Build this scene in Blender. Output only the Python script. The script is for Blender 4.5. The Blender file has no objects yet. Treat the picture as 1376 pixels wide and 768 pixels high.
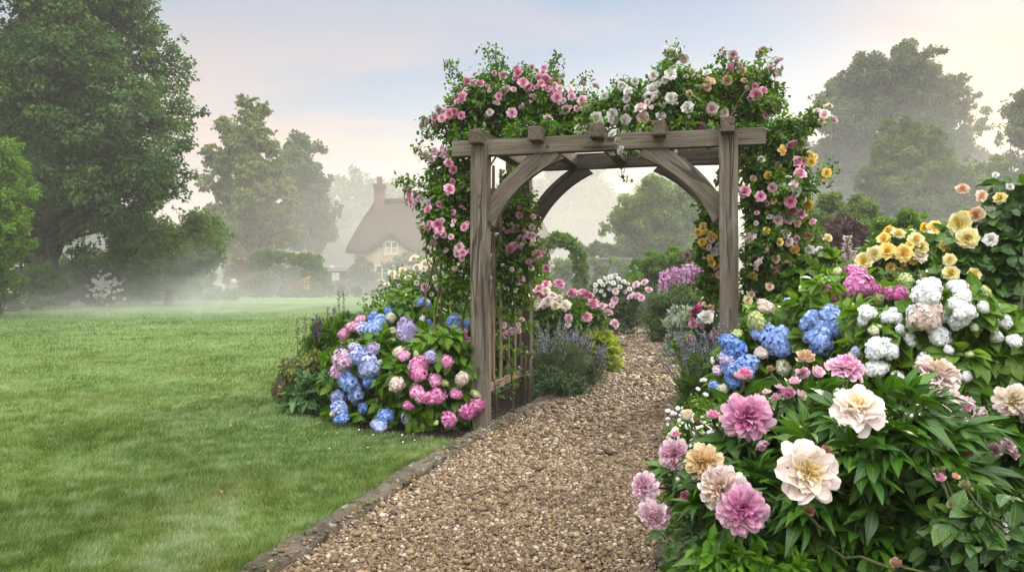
import bpy, math
import numpy as np
from mathutils import Vector, Matrix
rng = np.random.default_rng(11)
S = bpy.context.scene
COL = S.collection
PI = math.pi

# ------------------------------------------------------------------ camera
F_PX, HOR, CX, EYE = 1080.0, 370.0, 688.0, 1.4
cd = bpy.data.cameras.new('camera'); cam = bpy.data.objects.new('camera', cd); COL.objects.link(cam)
cam.location = (0, 0, EYE); cam.rotation_euler = (PI/2, 0, 0)
cd.sensor_width = 36.0; cd.lens = F_PX/1376.0*36.0
cd.shift_y = -14.0/1376.0
cd.clip_start = 0.05; cd.clip_end = 3000.0
S.camera = cam

# ------------------------------------------------------------------ sun, sky, exposure
SUN_EL, SUN_AZ = math.radians(20.0), math.radians(34.0)      # azimuth clockwise from the view direction
sdir = Vector((math.sin(SUN_AZ)*math.cos(SUN_EL), math.cos(SUN_AZ)*math.cos(SUN_EL), math.sin(SUN_EL)))
sl = bpy.data.lights.new('sun', 'SUN'); sl.energy = 3.6; sl.angle = math.radians(10.0); sl.color = (1.0, 0.83, 0.63)
so = bpy.data.objects.new('sun', sl); COL.objects.link(so)
so.rotation_euler = (-sdir).to_track_quat('-Z', 'Y').to_euler(); so.location = (20, 30, 30)

W = bpy.data.worlds.new('World'); S.world = W; W.use_nodes = True
nt = W.node_tree; nt.nodes.clear()
def N(t, **k):
    n = nt.nodes.new(t)
    for a, b in k.items(): setattr(n, a, b)
    return n
def lk(a, b): nt.links.new(a, b)
def ramp(node, stops, interp='LINEAR'):
    cr = node.color_ramp; cr.interpolation = interp
    while len(cr.elements) > 1: cr.elements.remove(cr.elements[-1])
    cr.elements[0].position = stops[0][0]; cr.elements[0].color = (*stops[0][1], 1)
    for p, c in stops[1:]:
        e = cr.elements.new(p); e.color = (*c, 1)
def mth(op, a, b=None):
    n = N('ShaderNodeMath', operation=op)
    for i, v in enumerate((a, b)):
        if v is None: continue
        if isinstance(v, (int, float)): n.inputs[i].default_value = v
        else: lk(v, n.inputs[i])
    return n.outputs[0]
def mixc(fac, a, b, blend='MIX'):
    n = N('ShaderNodeMix', data_type='RGBA', blend_type=blend)
    if isinstance(fac, (int, float)): n.inputs[0].default_value = fac
    else: lk(fac, n.inputs[0])
    for i, v in ((6, a), (7, b)):
        if isinstance(v, tuple): n.inputs[i].default_value = (*v, 1)
        else: lk(v, n.inputs[i])
    return n.outputs[2]
sky = N('ShaderNodeTexSky', sky_type='NISHITA'); sky.sun_disc = False
sky.sun_elevation = SUN_EL; sky.sun_rotation = SUN_AZ; sky.air_density = 1.0; sky.dust_density = 1.5; sky.ozone_density = 1.5
skys = N('ShaderNodeVectorMath', operation='SCALE'); lk(sky.outputs[0], skys.inputs[0]); skys.inputs['Scale'].default_value = 0.06
tc = N('ShaderNodeTexCoord'); sep = N('ShaderNodeSeparateXYZ'); lk(tc.outputs['Generated'], sep.inputs[0])
X, Y, Z = sep.outputs
zc = mth('MAXIMUM', Z, 0.0)
den = mth('ADD', zc, 0.13)
cmb = N('ShaderNodeCombineXYZ'); lk(mth('DIVIDE', X, den), cmb.inputs[0]); lk(mth('DIVIDE', Y, den), cmb.inputs[1])
mp = N('ShaderNodeMapping'); lk(cmb.outputs[0], mp.inputs[0]); mp.inputs['Scale'].default_value = (0.55, 1.25, 1.0); mp.inputs['Location'].default_value = (3.1, 0.6, 0); mp.inputs['Rotation'].default_value = (0, 0, 0.22)
ns = N('ShaderNodeTexNoise'); lk(mp.outputs[0], ns.inputs['Vector']); ns.inputs['Scale'].default_value = 0.9; ns.inputs['Detail'].default_value = 7; ns.inputs['Roughness'].default_value = 0.55; ns.inputs['Distortion'].default_value = 0.5
cr = N('ShaderNodeValToRGB'); lk(ns.outputs[0], cr.inputs[0]); ramp(cr, [(0.40, (0, 0, 0)), (0.62, (1, 1, 1))], 'EASE')
# high thin overcast: warm near the horizon, brighter overhead (boosted unseen as fill light)
hz = N('ShaderNodeValToRGB'); lk(zc, hz.inputs[0])
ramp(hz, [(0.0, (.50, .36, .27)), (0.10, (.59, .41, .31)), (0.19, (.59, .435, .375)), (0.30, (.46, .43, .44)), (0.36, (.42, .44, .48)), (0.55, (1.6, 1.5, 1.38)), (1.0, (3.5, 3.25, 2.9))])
bl = N('ShaderNodeValToRGB'); lk(zc, bl.inputs[0])
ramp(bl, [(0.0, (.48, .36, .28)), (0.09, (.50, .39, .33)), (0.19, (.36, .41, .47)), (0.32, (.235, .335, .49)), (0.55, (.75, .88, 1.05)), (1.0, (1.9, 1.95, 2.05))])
blue = mixc(0.15, bl.outputs[0], skys.outputs[0])
mz = N('ShaderNodeMapRange'); lk(Z, mz.inputs[0]); mz.inputs[1].default_value = .16; mz.inputs[2].default_value = .34; mz.inputs[3].default_value = 1.0; mz.inputs[4].default_value = .65
mx = N('ShaderNodeMapRange'); lk(X, mx.inputs[0]); mx.inputs[1].default_value = -.5; mx.inputs[2].default_value = .4; mx.inputs[3].default_value = .72; mx.inputs[4].default_value = 1.15
base = mixc(mth('MINIMUM', mth('MULTIPLY', mth('MULTIPLY', cr.outputs[0], mz.outputs[0]), mx.outputs[0]), 1.0), blue, hz.outputs[0])
dt = N('ShaderNodeVectorMath', operation='DOT_PRODUCT'); lk(tc.outputs['Generated'], dt.inputs[0])
gdir = Vector((math.sin(math.radians(31))*math.cos(math.radians(9)), math.cos(math.radians(31))*math.cos(math.radians(9)), math.sin(math.radians(9))))
dt.inputs[1].default_value = gdir
gl = mth('POWER', mth('MAXIMUM', dt.outputs['Value'], 0.0), 110.0)
glc = mixc(gl, base, (.80, .60, .43))
# unseen sky behind the viewer, boosted as fill light on the flower fronts
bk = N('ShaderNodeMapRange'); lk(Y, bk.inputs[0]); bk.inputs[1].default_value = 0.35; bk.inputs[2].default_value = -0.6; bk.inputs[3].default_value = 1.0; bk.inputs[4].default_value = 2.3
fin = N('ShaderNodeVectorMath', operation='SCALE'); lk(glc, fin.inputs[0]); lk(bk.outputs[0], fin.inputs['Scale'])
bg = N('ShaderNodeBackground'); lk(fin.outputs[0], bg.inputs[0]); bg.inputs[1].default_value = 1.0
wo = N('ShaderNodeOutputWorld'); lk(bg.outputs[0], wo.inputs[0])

vs = S.view_settings; vs.view_transform = 'Standard'; vs.look = 'None'; vs.exposure = 0.57; vs.gamma = 1.0; vs.use_curve_mapping = False
cy = S.cycles
cy.max_bounces = 6; cy.diffuse_bounces = 3; cy.glossy_bounces = 2; cy.transmission_bounces = 4; cy.transparent_max_bounces = 8; cy.volume_bounces = 3
cy.volume_step_rate = 1.5; cy.volume_max_steps = 128; cy.use_denoising = True; cy.use_adaptive_sampling = True; cy.adaptive_threshold = 0.02
cy.sample_clamp_indirect = 4.0; cy.caustics_reflective = False; cy.caustics_refractive = False

# ------------------------------------------------------------------ helpers
def P(px, py, Yd): return np.array([(px-CX)*Yd/F_PX, Yd, EYE-(py-HOR)*Yd/F_PX])
def G(px, py):                                        # pixel on the ground plane
    Yd = EYE*F_PX/(py-HOR); return np.array([(px-CX)*Yd/F_PX, Yd, 0.0])
def unit(a):
    a = np.asarray(a, float); return a/np.maximum(np.linalg.norm(a, axis=-1, keepdims=True), 1e-9)
def frames(fwd, nrm):
    y = unit(fwd); x = np.cross(y, nrm); bad = np.linalg.norm(x, axis=-1) < 1e-4
    x[bad] = np.cross(y[bad], np.array([0.3, 0.8, 0.5])); x = unit(x); z = np.cross(x, y)
    return np.stack([x, y, z], axis=-1)
def rdir(n): return unit(rng.normal(size=(n, 3)))

class Geo:
    def __init__(s): s.V = []; s.Q = []; s.R = []; s.M = []; s.U = []; s.n = 0
    def add(s, V, Q, r=0.5, m=0, uv=None):
        V = np.asarray(V, float); Q = np.asarray(Q, int); k = len(Q)
        s.V.append(V); s.Q.append(Q+s.n); s.n += len(V)
        s.R.append(np.full(k, r, float) if np.isscalar(r) else np.asarray(r, float))
        s.M.append(np.full(k, m, int)); s.U.append(np.zeros((k, 4, 2)) if uv is None else uv)
    def scatter(s, T, pos, fr, sc, r, m=0):
        V, Q, UV = T; n = len(pos)
        if n == 0: return
        sc = np.asarray(sc, float)
        if sc.ndim == 1: sc = np.repeat(sc[:, None], 3, axis=1)
        VV = np.einsum('nij,nvj->nvi', fr, V[None]*sc[:, None, :])+pos[:, None, :]
        QQ = (Q[None]+(np.arange(n)*len(V))[:, None, None]).reshape(-1, 4)
        s.add(VV.reshape(-1, 3), QQ, np.repeat(r, len(Q)), m, np.tile(UV, (n, 1, 1)))
    def box(s, c, h, rot=None, m=0, r=0.5):
        v = np.array([[x, y, z] for x in (-1, 1) for y in (-1, 1) for z in (-1, 1)], float)*np.array(h)
        if rot is not None: v = v@np.asarray(rot).T
        s.add(v+np.array(c), [[0, 1, 3, 2], [4, 6, 7, 5], [0, 4, 5, 1], [2, 3, 7, 6], [0, 2, 6, 4], [1, 5, 7, 3]], r, m)
    def tube(s, pts, rad, n=6, m=0, r=0.5):
        pts = np.asarray(pts, float); k = len(pts); rad = np.full(k, rad) if np.isscalar(rad) else np.asarray(rad)
        t = unit(np.gradient(pts, axis=0)); a = np.cross(t, np.array([0.31, 0.87, 0.12])); a = unit(a); b = np.cross(t, a)
        th = np.arange(n)*2*PI/n
        V = (pts[:, None]+rad[:, None, None]*(np.cos(th)[None, :, None]*a[:, None]+np.sin(th)[None, :, None]*b[:, None])).reshape(-1, 3)
        i = np.arange(k-1)[:, None]*n; j = np.arange(n)[None]; j2 = (j+1) % n
        Q = np.stack([i+j, i+j2, i+n+j2, i+n+j], -1).reshape(-1, 4)
        s.add(V, Q, r, m)
    def mesh(s, name, mats, origin=(0, 0, 0), smooth=True, uv=True):
        me = bpy.data.meshes.new(name)
        V = np.concatenate(s.V)-np.asarray(origin, float); Q = np.concatenate(s.Q); k = len(Q)
        me.vertices.add(len(V)); me.vertices.foreach_set('co', V.astype(np.float32).ravel())
        me.loops.add(4*k); me.loops.foreach_set('vertex_index', Q.astype(np.int32).ravel())
        me.polygons.add(k); me.polygons.foreach_set('loop_start', np.arange(0, 4*k, 4, dtype=np.int32))
        me.polygons.foreach_set('material_index', np.concatenate(s.M).astype(np.int32))
        me.polygons.foreach_set('use_smooth', np.full(k, smooth))
        a = me.attributes.new('rnd', 'FLOAT', 'FACE'); a.data.foreach_set('value', np.concatenate(s.R).astype(np.float32))
        if uv:
            u = me.uv_layers.new(name='UVMap'); u.data.foreach_set('uv', np.concatenate(s.U).astype(np.float32).ravel())
        for x in (mats if isinstance(mats, (list, tuple)) else [mats]): me.materials.append(x)
        me.update(calc_edges=True)
        return me
    def build(s, name, mats, parent=None, origin=None, smooth=True, uv=True):
        if origin is None: origin = parent.location if parent else (0, 0, 0)
        o = bpy.data.objects.new(name, s.mesh(name, mats, origin, smooth, uv)); COL.objects.link(o)
        if parent: o.parent = parent
        else: o.location = origin
        return o
def tag(o, label=None, cat=None, group=None, kind=None):
    for k, v in (('label', label), ('category', cat), ('group', group), ('kind', kind)):
        if v: o[k] = v
    return o
def thing(name, label, cat, loc, group=None):
    o = bpy.data.objects.new(name, None); COL.objects.link(o); o.location = tuple(loc); o.empty_display_size = 0.2
    return tag(o, label, cat, group)

# ------------------------------------------------------------------ materials
def newmat(name):
    global nt
    m = bpy.data.materials.new(name); m.use_nodes = True; nt = m.node_tree; nt.nodes.clear(); return m
def attr(name='rnd'):
    a = N('ShaderNodeAttribute'); a.attribute_name = name; return a.outputs['Fac']
def noise(vec, scale, detail=4, rough=0.5, dist=0.0):
    n = N('ShaderNodeTexNoise'); n.inputs['Scale'].default_value = scale; n.inputs['Detail'].default_value = detail
    n.inputs['Roughness'].default_value = rough; n.inputs['Distortion'].default_value = dist
    if vec is not None: lk(vec, n.inputs['Vector'])
    return n.outputs[0]
def cramp(fac, stops, interp='LINEAR'):
    n = N('ShaderNodeValToRGB'); lk(fac, n.inputs[0]); ramp(n, stops, interp); return n.outputs[0]
def objco(): return N('ShaderNodeTexCoord').outputs['Object']
def geopos(): return N('ShaderNodeNewGeometry').outputs['Position']
def bump(h, strength, dist=0.01):
    b = N('ShaderNodeBump'); b.inputs['Strength'].default_value = strength; b.inputs['Distance'].default_value = dist; lk(h, b.inputs['Height']); return b.outputs[0]
def principled(color, rough=0.6, spec=0.4, normal=None, sheen=0.0):
    p = N('ShaderNodeBsdfPrincipled')
    if isinstance(color, tuple): p.inputs['Base Color'].default_value = (*color, 1)
    else: lk(color, p.inputs['Base Color'])
    if isinstance(rough, (int, float)): p.inputs['Roughness'].default_value = rough
    else: lk(rough, p.inputs['Roughness'])
    p.inputs['Specular IOR Level'].default_value = spec
    if sheen: p.inputs['Sheen Weight'].default_value = sheen
    if normal is not None: lk(normal, p.inputs['Normal'])
    return p.outputs[0]
def out(sh): o = N('ShaderNodeOutputMaterial'); lk(sh, o.inputs[0])
def mixsh(f, a, b):
    n = N('ShaderNodeMixShader'); n.inputs[0].default_value = f; lk(a, n.inputs[1]); lk(b, n.inputs[2]); return n.outputs[0]
def leafmat(name, dark, mid, light, rough=0.45, trans=0.3, spec=0.35, vein=False, patch=1.2, dew=0.0, brown=None):
    m = newmat(name)
    n = noise(geopos(), patch, 3)
    f = mth('ADD', mth('MULTIPLY', attr(), 0.72), mth('MULTIPLY', mth('SUBTRACT', n, 0.36), 1.0))
    stops = [(0.05, dark), (0.5, mid), (0.95, light)]
    c = cramp(f, stops)
    if brown: c = mixc(mth('GREATER_THAN', attr(), 0.955), c, brown)
    nor = None
    if vein:
        uv = N('ShaderNodeUVMap'); uv.uv_map = 'UVMap'; sp = N('ShaderNodeSeparateXYZ'); lk(uv.outputs[0], sp.inputs[0])
        du = mth('ABSOLUTE', mth('SUBTRACT', sp.outputs[0], 0.5))
        mid_ = mth('LESS_THAN', du, 0.035)
        w = mth('SINE', mth('MULTIPLY', mth('SUBTRACT', sp.outputs[1], mth('MULTIPLY', du, 0.7)), 46.0))
        nor = bump(mth('ADD', mth('MULTIPLY', w, 0.5), mth('MULTIPLY', mid_, -1.5)), 0.35, 0.004)
        c = mixc(mth('MULTIPLY', mid_, 0.35), c, tuple(min(1, x*1.6+0.03) for x in light))
    if dew:
        dn = noise(geopos(), 9.0, 3, 0.6)
        c = mixc(mth('MULTIPLY', mth('GREATER_THAN', dn, 0.56), dew), c, (0.30, 0.36, 0.30))
    hs = N('ShaderNodeHueSaturation'); hs.inputs['Saturation'].default_value = 1.14; hs.inputs['Value'].default_value = 1.12; lk(c, hs.inputs['Color']); c = hs.outputs[0]
    p = principled(c, rough, spec, nor)
    t = N('ShaderNodeBsdfTranslucent'); lk(mixc(1.0, c, (1.25, 1.35, 0.55), 'MULTIPLY'), t.inputs[0])
    out(mixsh(trans, p, t.outputs[0])); return m
def petalmat(name, centre, mid, edge, trans=0.25, var=0.14, rough=0.6, fleck=None):
    m = newmat(name)
    c = cramp(attr(), [(0.05, centre), (0.5, mid), (0.95, edge)])
    if fleck: c = mixc(mth('MULTIPLY', mth('GREATER_THAN', noise(objco(), 60.0, 2), 0.62), 0.5), c, fleck)
    hs = N('ShaderNodeHueSaturation'); lk(c, hs.inputs['Color'])
    rn = N('ShaderNodeObjectInfo').outputs['Random']
    lk(mth('ADD', mth('MULTIPLY', rn, 2*var), 1-1.4*var), hs.inputs['Value'])
    lk(mth('ADD', mth('MULTIPLY', rn, -0.3), 1.12), hs.inputs['Saturation'])
    p = principled(hs.outputs[0], rough, 0.25, None, 0.1)
    t = N('ShaderNodeBsdfTranslucent'); lk(hs.outputs[0], t.inputs[0])
    out(mixsh(trans, p, t.outputs[0])); return m
def plainmat(name, c1, c2, scale=8.0, rough=0.8, bmp=0.3, spec=0.2, stretch=(1, 1, 1), dist=0.01):
    m = newmat(name)
    mp = N('ShaderNodeMapping'); lk(objco(), mp.inputs[0]); mp.inputs['Scale'].default_value = stretch
    n = noise(mp.outputs[0], scale, 6, 0.6)
    out(principled(cramp(n, [(0.3, c1), (0.7, c2)]), rough, spec, bump(n, bmp, dist))); return m

# ------------------------------------------------------------------ leaf and petal shapes
def grid_leaf(nu, w, shape='ovate', fold=0.18, curve=-0.25, serr=0.0, wave=0.0):
    v = np.linspace(0, 1, nu+1); cols = np.array([-1, 0, 1.0])
    if shape == 'ovate': wd = np.sin(PI*np.clip(v, 0, 1)**0.72)**0.8
    elif shape == 'round': wd = np.sin(PI*v**0.9)**0.55
    else: wd = np.sin(PI*v**0.85)**1.1
    wd = np.maximum(wd, 0.03)*w/2
    if serr: wd[1:-1] *= 1+serr*np.where(np.arange(nu-1) % 2, 1, -1)
    x = cols[None]*wd[:, None]; y = np.repeat(v[:, None], 3, 1)
    z = curve*v[:, None]**2+np.abs(cols)[None]*wd[:, None]*fold*2+wave*np.sin(v*9)[:, None]*np.array([1, 0, -1])[None]
    V = np.stack([x, y, z], -1).reshape(-1, 3)
    Q = []; U = []
    for i in range(nu):
        for j in range(2):
            Q.append([i*3+j, i*3+j+1, i*3+4+j, i*3+3+j])
            U.append([(j/2, v[i]), (j/2+.5, v[i]), (j/2+.5, v[i+1]), (j/2, v[i+1])])
    return V, np.array(Q), np.array(U)
L_DOT = (np.array([[0, 0, 0], [.36, .45, .06], [0, 1, -.12], [-.36, .45, .06]], float), np.array([[0, 1, 2, 3]]), np.array([[(.5, 0), (1, .5), (.5, 1), (0, .5)]], float))
L_SMALL = grid_leaf(2, 0.6, 'ovate', 0.2, -0.15)
L_ROSE = grid_leaf(3, 0.62, 'ovate', 0.2, -0.22)
L_HYD = grid_leaf(6, 0.68, 'ovate', 0.14, -0.30, 0.05)
L_LANCE = grid_leaf(5, 0.30, 'lance', 0.28, -0.35)
L_LANCE2 = grid_leaf(3, 0.30, 'lance', 0.25, -0.30)
L_BLADE = grid_leaf(3, 0.09, 'lance', 0.2, -0.25)
L_BROAD = grid_leaf(6, 0.74, 'round', 0.12, -0.28, 0.04, 0.02)

def petal(L, Wd, a0, a1, phi, cup=0.15, ruf=0.0, r0=0.0, z0=0.0, nu=3, nv=3, ph=0.0, rr=0.5, rv=0.4, notch=0.0):
    v = np.linspace(0, 1, nv+1); u = np.linspace(-1, 1, nu+1)
    t = np.linspace(0, 1, 13); an = a0+(a1-a0)*t
    r_ = r0+np.concatenate([[0], np.cumsum(np.cos((an[1:]+an[:-1])/2))])*L/12; z_ = z0+np.concatenate([[0], np.cumsum(np.sin((an[1:]+an[:-1])/2))])*L/12
    uu, vv = np.meshgrid(u, v); ve = vv*(.35+.65*np.sqrt(1-.86*uu**2))*(1-notch*.5*np.exp(-(uu*3)**2)*vv)
    r = np.interp(ve, t, r_); z = np.interp(ve, t, z_); a = a0+(a1-a0)*ve
    w = Wd/2*(0.20+0.80*np.sin(PI*np.clip(0.05+0.70*vv, 0, 1))**0.9)
    x = uu*w
    off = cup*Wd*uu**2*(0.3+0.7*vv)+ruf*Wd*(np.sin(3.3*uu+ph+2*vv)*vv**1.5+.45*np.sin(8.5*uu+2*ph)*vv**3)
    r = r-np.sin(a)*off; z = z+np.cos(a)*off
    c, s_ = math.cos(phi), math.sin(phi)
    V = np.stack([r*c-x*s_, r*s_+x*c, z], -1).reshape(-1, 3)
    Q = []; R = []
    for i in range(nv):
        for j in range(nu):
            b = i*(nu+1)+j; Q.append([b, b+1, b+nu+2, b+nu+1]); R.append(rr+rv*((i+.5)/nv-.5))
    return V, np.array(Q), np.clip(R, 0, 1)
def geo_dome(r, rows, k, jit=.12, ruf=.1, zs=.85, core=.10):
    """petals set in rows over a dome; a row: (number, polar angle, length, width, curl, colour place)"""
    g = Geo()
    for n, th, L, Wd, curl, rr in rows:
        o = r.uniform(0, 6)
        for i in range(n):
            t = math.radians(th)+r.normal()*jit; a0 = PI/2-t
            V, Q, R = petal(L*1.06*r.uniform(.88, 1.1), Wd*1.1*r.uniform(.85, 1.15), a0-curl*.4+r.normal()*jit*.6, a0+curl*.6+r.normal()*jit*1.3, o+i*2*PI/n+r.normal()*jit*1.2, r.uniform(.10, .26), r.uniform(.5, 1.4)*ruf, core*math.sin(t), core*math.cos(t)-.05, k+(k > 3), k, r.uniform(0, 6), np.clip(rr+r.normal()*.07, 0, 1), .45, r.uniform(0, .2)*(ruf > .06))
            V[:, 2] *= zs; g.add(V, Q, R)
    return g
def geo_rose(seed, cup=1.0):
    r = np.random.default_rng(seed)
    return geo_dome(r, ((6, 98, .47, .66, -.25, .92), (7, 78, .47, .58, .15, .8), (7, 60, .44, .42, .35, .62), (7, 43, .41, .34, .5, .45), (6, 27, .38, .27, .7, .28), (4, 10, .35, .2, .7, .12)), 2, .12, .05, .8)
def geo_peony(seed, style='full', fine=True):
    r = np.random.default_rng(seed); k = 5 if fine else 2
    if style == 'full':
        return geo_dome(r, ((8, 106, .52, .40, -.35, .97), (9, 90, .50, .38, -.15, .9), (11, 76, .48, .31, -.25, .78), (13, 62, .46, .26, -.4, .64), (14, 48, .46, .22, -.5, .52), (13, 34, .46, .19, -.5, .42), (10, 20, .46, .16, -.45, .32), (6, 7, .46, .14, -.3, .25)), k, .20, .20, .84)
    if style == 'open':
        return geo_dome(r, ((8, 96, .54, .46, -.3, .97), (8, 78, .53, .42, -.05, .90), (7, 62, .48, .32, .2, .78), (7, 50, .42, .24, .3, .62), (5, 34, .40, .20, .3, .55), (16, 56, .30, .10, -.4, .12), (18, 38, .29, .09, -.4, .05), (10, 16, .28, .08, -.3, .0)), k, .19, .16, .82, .06)
    return geo_dome(r, ((7, 62, .52, .52, .95, .9), (7, 48, .50, .46, .9, .7), (7, 34, .48, .36, .7, .5), (6, 18, .46, .26, .4, .3)), k, .14, .09, 1.0)
def geo_bud(seed):
    r = np.random.default_rng(seed)
    g = geo_dome(r, ((5, 72, .66, .62, 1.7, .75), (5, 55, .62, .52, 1.5, .5), (4, 30, .58, .40, 1.0, .2)), 3, .08, .03, 1.0, .04)
    return g
def geo_ball(nl=5, ns=8, squash=1.0, tip=0.0):
    g = Geo(); th = np.linspace(0.02, PI-.02, nl+1); ph = np.arange(ns)*2*PI/ns
    V = np.array([[math.sin(t)*math.cos(p), math.sin(t)*math.sin(p), math.cos(t)*squash+tip*max(0, math.cos(t))**4] for t in th for p in ph])*.5
    Q = [[i*ns+j, (i+1)*ns+j, (i+1)*ns+(j+1) % ns, i*ns+(j+1) % ns] for i in range(nl) for j in range(ns)]
    g.add(V, Q, np.repeat(np.linspace(0, 1, nl), ns)); return g
def floret():
    V = [[0, 0, 0]]; Q = []
    for k in range(4):
        a = k*PI/2; c, s_ = math.cos(a), math.sin(a)
        for (x, y, z) in ((.48, -.45, .03), (.98, 0, -.05), (.48, .45, .03)): V.append([x*c-y*s_, x*s_+y*c, z])
        b = 1+3*k; Q.append([0, b, b+1, b+2])
    return np.array(V, float), np.array(Q), np.zeros((4, 4, 2))
FLORET = floret()
def geo_mophead(seed, n=150, lobes=1, flat=0.85, fs=0.098):
    r = np.random.default_rng(seed); g = Geo()
    if lobes == 1: lobes, of = 4, (.08, .17)
    else: lobes, of = lobes+2, (.15, .30)
    an = np.arange(lobes)*6.283/lobes+r.uniform(-.5, .5, lobes)+seed
    cs = np.stack([np.cos(an)*r.uniform(*of, lobes), np.sin(an)*r.uniform(*of, lobes), r.uniform(-.10, .10, lobes)], 1); cs[0] *= .2
    rads = (.37 if of[0] < .1 else .30)*r.uniform(.82, 1.12, lobes); n = int(n*1.5)
    for c, rad in zip(cs, rads):
        k = np.arange(n//lobes)+.5; z = 1-1.72*k/(n//lobes); a = k*2.39996+r.uniform(0, 6); q = np.sqrt(np.maximum(0, 1-z*z))
        d = np.stack([q*np.cos(a), q*np.sin(a), z], 1); d = unit(d+r.normal(size=d.shape)*.08)
        rr = rad*(1+.07*np.sin(3.1*d[:, 0]*2+seed)+.075*r.normal(size=len(d)))
        p = c+d*rr[:, None]*np.array([1, 1, flat]); nr = unit(d+r.normal(size=d.shape)*.17)
        fr = frames(np.cross(nr, unit(r.normal(size=d.shape))), nr)
        g.scatter(FLORET, p, fr, fs*1.12*r.uniform(.8, 1.2, len(d)), np.clip(r.normal(.62, .22, len(d)), 0, 1))
    # core behind the florets, shade of the gaps put into its dark colour
    b = geo_ball(6, 10)
    for c, rad in zip(cs, rads): g.add(b.V[0]*rad*1.45*np.array([1, 1, flat])+c, b.Q[0], 0.0)
    return g
MC = {}
def bloom_mesh(kind, col, mats, var=3):
    k = (kind, col, int(rng.integers(var)))
    if k not in MC:
        sd = abs(hash((kind, k[2]))) % 9973 if False else sum(map(ord, kind))*13+k[2]*7+1
        g = {'rose': lambda: geo_rose(sd), 'peony': lambda: geo_peony(sd, 'full'), 'peony_open': lambda: geo_peony(sd, 'open'), 'peony_cup': lambda: geo_peony(sd, 'cup'),
             'peony_far': lambda: geo_peony(sd, 'full', False), 'mop': lambda: geo_mophead(sd), 'mop2': lambda: geo_mophead(sd, 190, 2), 'mop3': lambda: geo_mophead(sd, 260, 3), 'mopfine': lambda: geo_mophead(sd, 230, 1, .85, .088),
             'mop2fine': lambda: geo_mophead(sd, 340, 2, .85, .078), 'mop3fine': lambda: geo_mophead(sd, 420, 3, .85, .075),
             'bud': lambda: geo_bud(sd)}[kind]()
        MC[k] = g.mesh(kind+'_'+col, mats[col], uv=False)
    return MC[k]
# ================================================================== THE SETTING
def poly_sheet(name, outline, z, mat, kind='structure', res=None):
    import bmesh
    bm = bmesh.new(); vs_ = [bm.verts.new((x, y, z)) for x, y in outline]; f = bm.faces.new(vs_)
    if f.normal.z < 0: f.normal_flip()
    me = bpy.data.meshes.new(name); bm.to_mesh(me); bm.free(); me.materials.append(mat)
    o = bpy.data.objects.new(name, me); COL.objects.link(o); tag(o, None, None, None, kind); return o

# path edges and the line between lawn and beds (metres; the camera stands at 0,0)
PL = np.array([(-1.75, 1.2), (-1.29, 3.0), (-1.07, 3.8), (-.33, 6.6), (.35, 8.6), (1.06, 11.2), (1.75, 13.7), (2.3, 17.8), (2.2, 22), (1.4, 27), (-.5, 32)])
PR = np.array([(.25, 1.2), (.50, 3.0), (.66, 3.8), (1.5, 7.5), (2.3, 10), (3.0, 12.5), (3.6, 16.4), (3.85, 20), (3.5, 24.4), (2.4, 29), (.5, 34)])
LAWN_R = np.array([(-2.0, 1.2), (-1.49, 3.0), (-1.27, 3.8), (-.50, 6.72), (-1.40, 7.22), (-2.12, 7.95), (-2.80, 9.2), (-3.3, 11.2), (-3.7, 13.7), (-4.6, 18), (-5.4, 22), (-5.8, 30), (-4, 40), (-2, 52)])
def lawn_x(y): return np.interp(y, LAWN_R[:, 1], LAWN_R[:, 0])
def pl_x(y): return np.interp(y, PL[:, 1], PL[:, 0])
def pr_x(y): return np.interp(y, PR[:, 1], PR[:, 0])

# ground
m = newmat('field'); p = geopos()
c = cramp(noise(p, 0.15, 5), [(0.35, (.035, .06, .018)), (0.65, (.06, .09, .03))]); out(principled(c, .9, .1)); M_FIELD = m
m = newmat('soil'); p = geopos(); n1 = noise(p, 14, 8, .7)
c = cramp(n1, [(0.3, (.008, .005, .003)), (0.6, (.026, .017, .011)), (0.8, (.06, .042, .029))]); out(principled(c, .95, .1, bump(n1, 1.0, .03))); M_SOIL = m
m = newmat('lawn_turf'); p = geopos()
mp = N('ShaderNodeMapping'); lk(p, mp.inputs[0]); mp.inputs['Scale'].default_value = (1, .55, 1)
big = noise(mp.outputs[0], .55, 4, .55); mid_ = noise(p, 2.6, 4, .6); fine = noise(p, 60, 3, .7)
f = mth('ADD', mth('ADD', mth('MULTIPLY', big, .55), mth('MULTIPLY', mid_, .35)), mth('MULTIPLY', fine, .2))
c = cramp(f, [(.35, (.050, .098, .02)), (.50, (.088, .155, .035)), (.60, (.130, .208, .06)), (.72, (.185, .25, .115))])
out(principled(c, .85, .15, bump(fine, .8, .03))); M_LAWN = m
poly_sheet('ground', [(-230, -30), (230, -30), (230, 280), (-230, 280)], -.05, M_FIELD)
def strip(L, R, z, name, mat):
    g = Geo(); k = len(L); V = np.concatenate([np.column_stack([L, np.full(k, z)]), np.column_stack([R, np.full(k, z)])])
    Q = [[i, k+i, k+i+1, i+1] for i in range(k-1)]; g.add(V, Q); o = g.build(name, mat, smooth=False, uv=False); tag(o, kind='structure'); return o
k_ = np.linspace(1.2, 52, 60)
lx = lawn_x(k_)
strip(np.column_stack([np.full(60, -45.0), k_]), np.column_stack([lx, k_]), .012, 'lawn', M_LAWN)
# flower bed soil either side of the path
yb = np.linspace(1.2, 34, 50)
strip(np.column_stack([lawn_x(yb)-.08, yb]), np.column_stack([pl_x(yb)+.03, yb]), .004, 'flower_bed', M_SOIL)
strip(np.column_stack([pr_x(yb)-.03, yb]), np.column_stack([pr_x(yb)+16, yb]), .004, 'flower_bed', M_SOIL)
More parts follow.
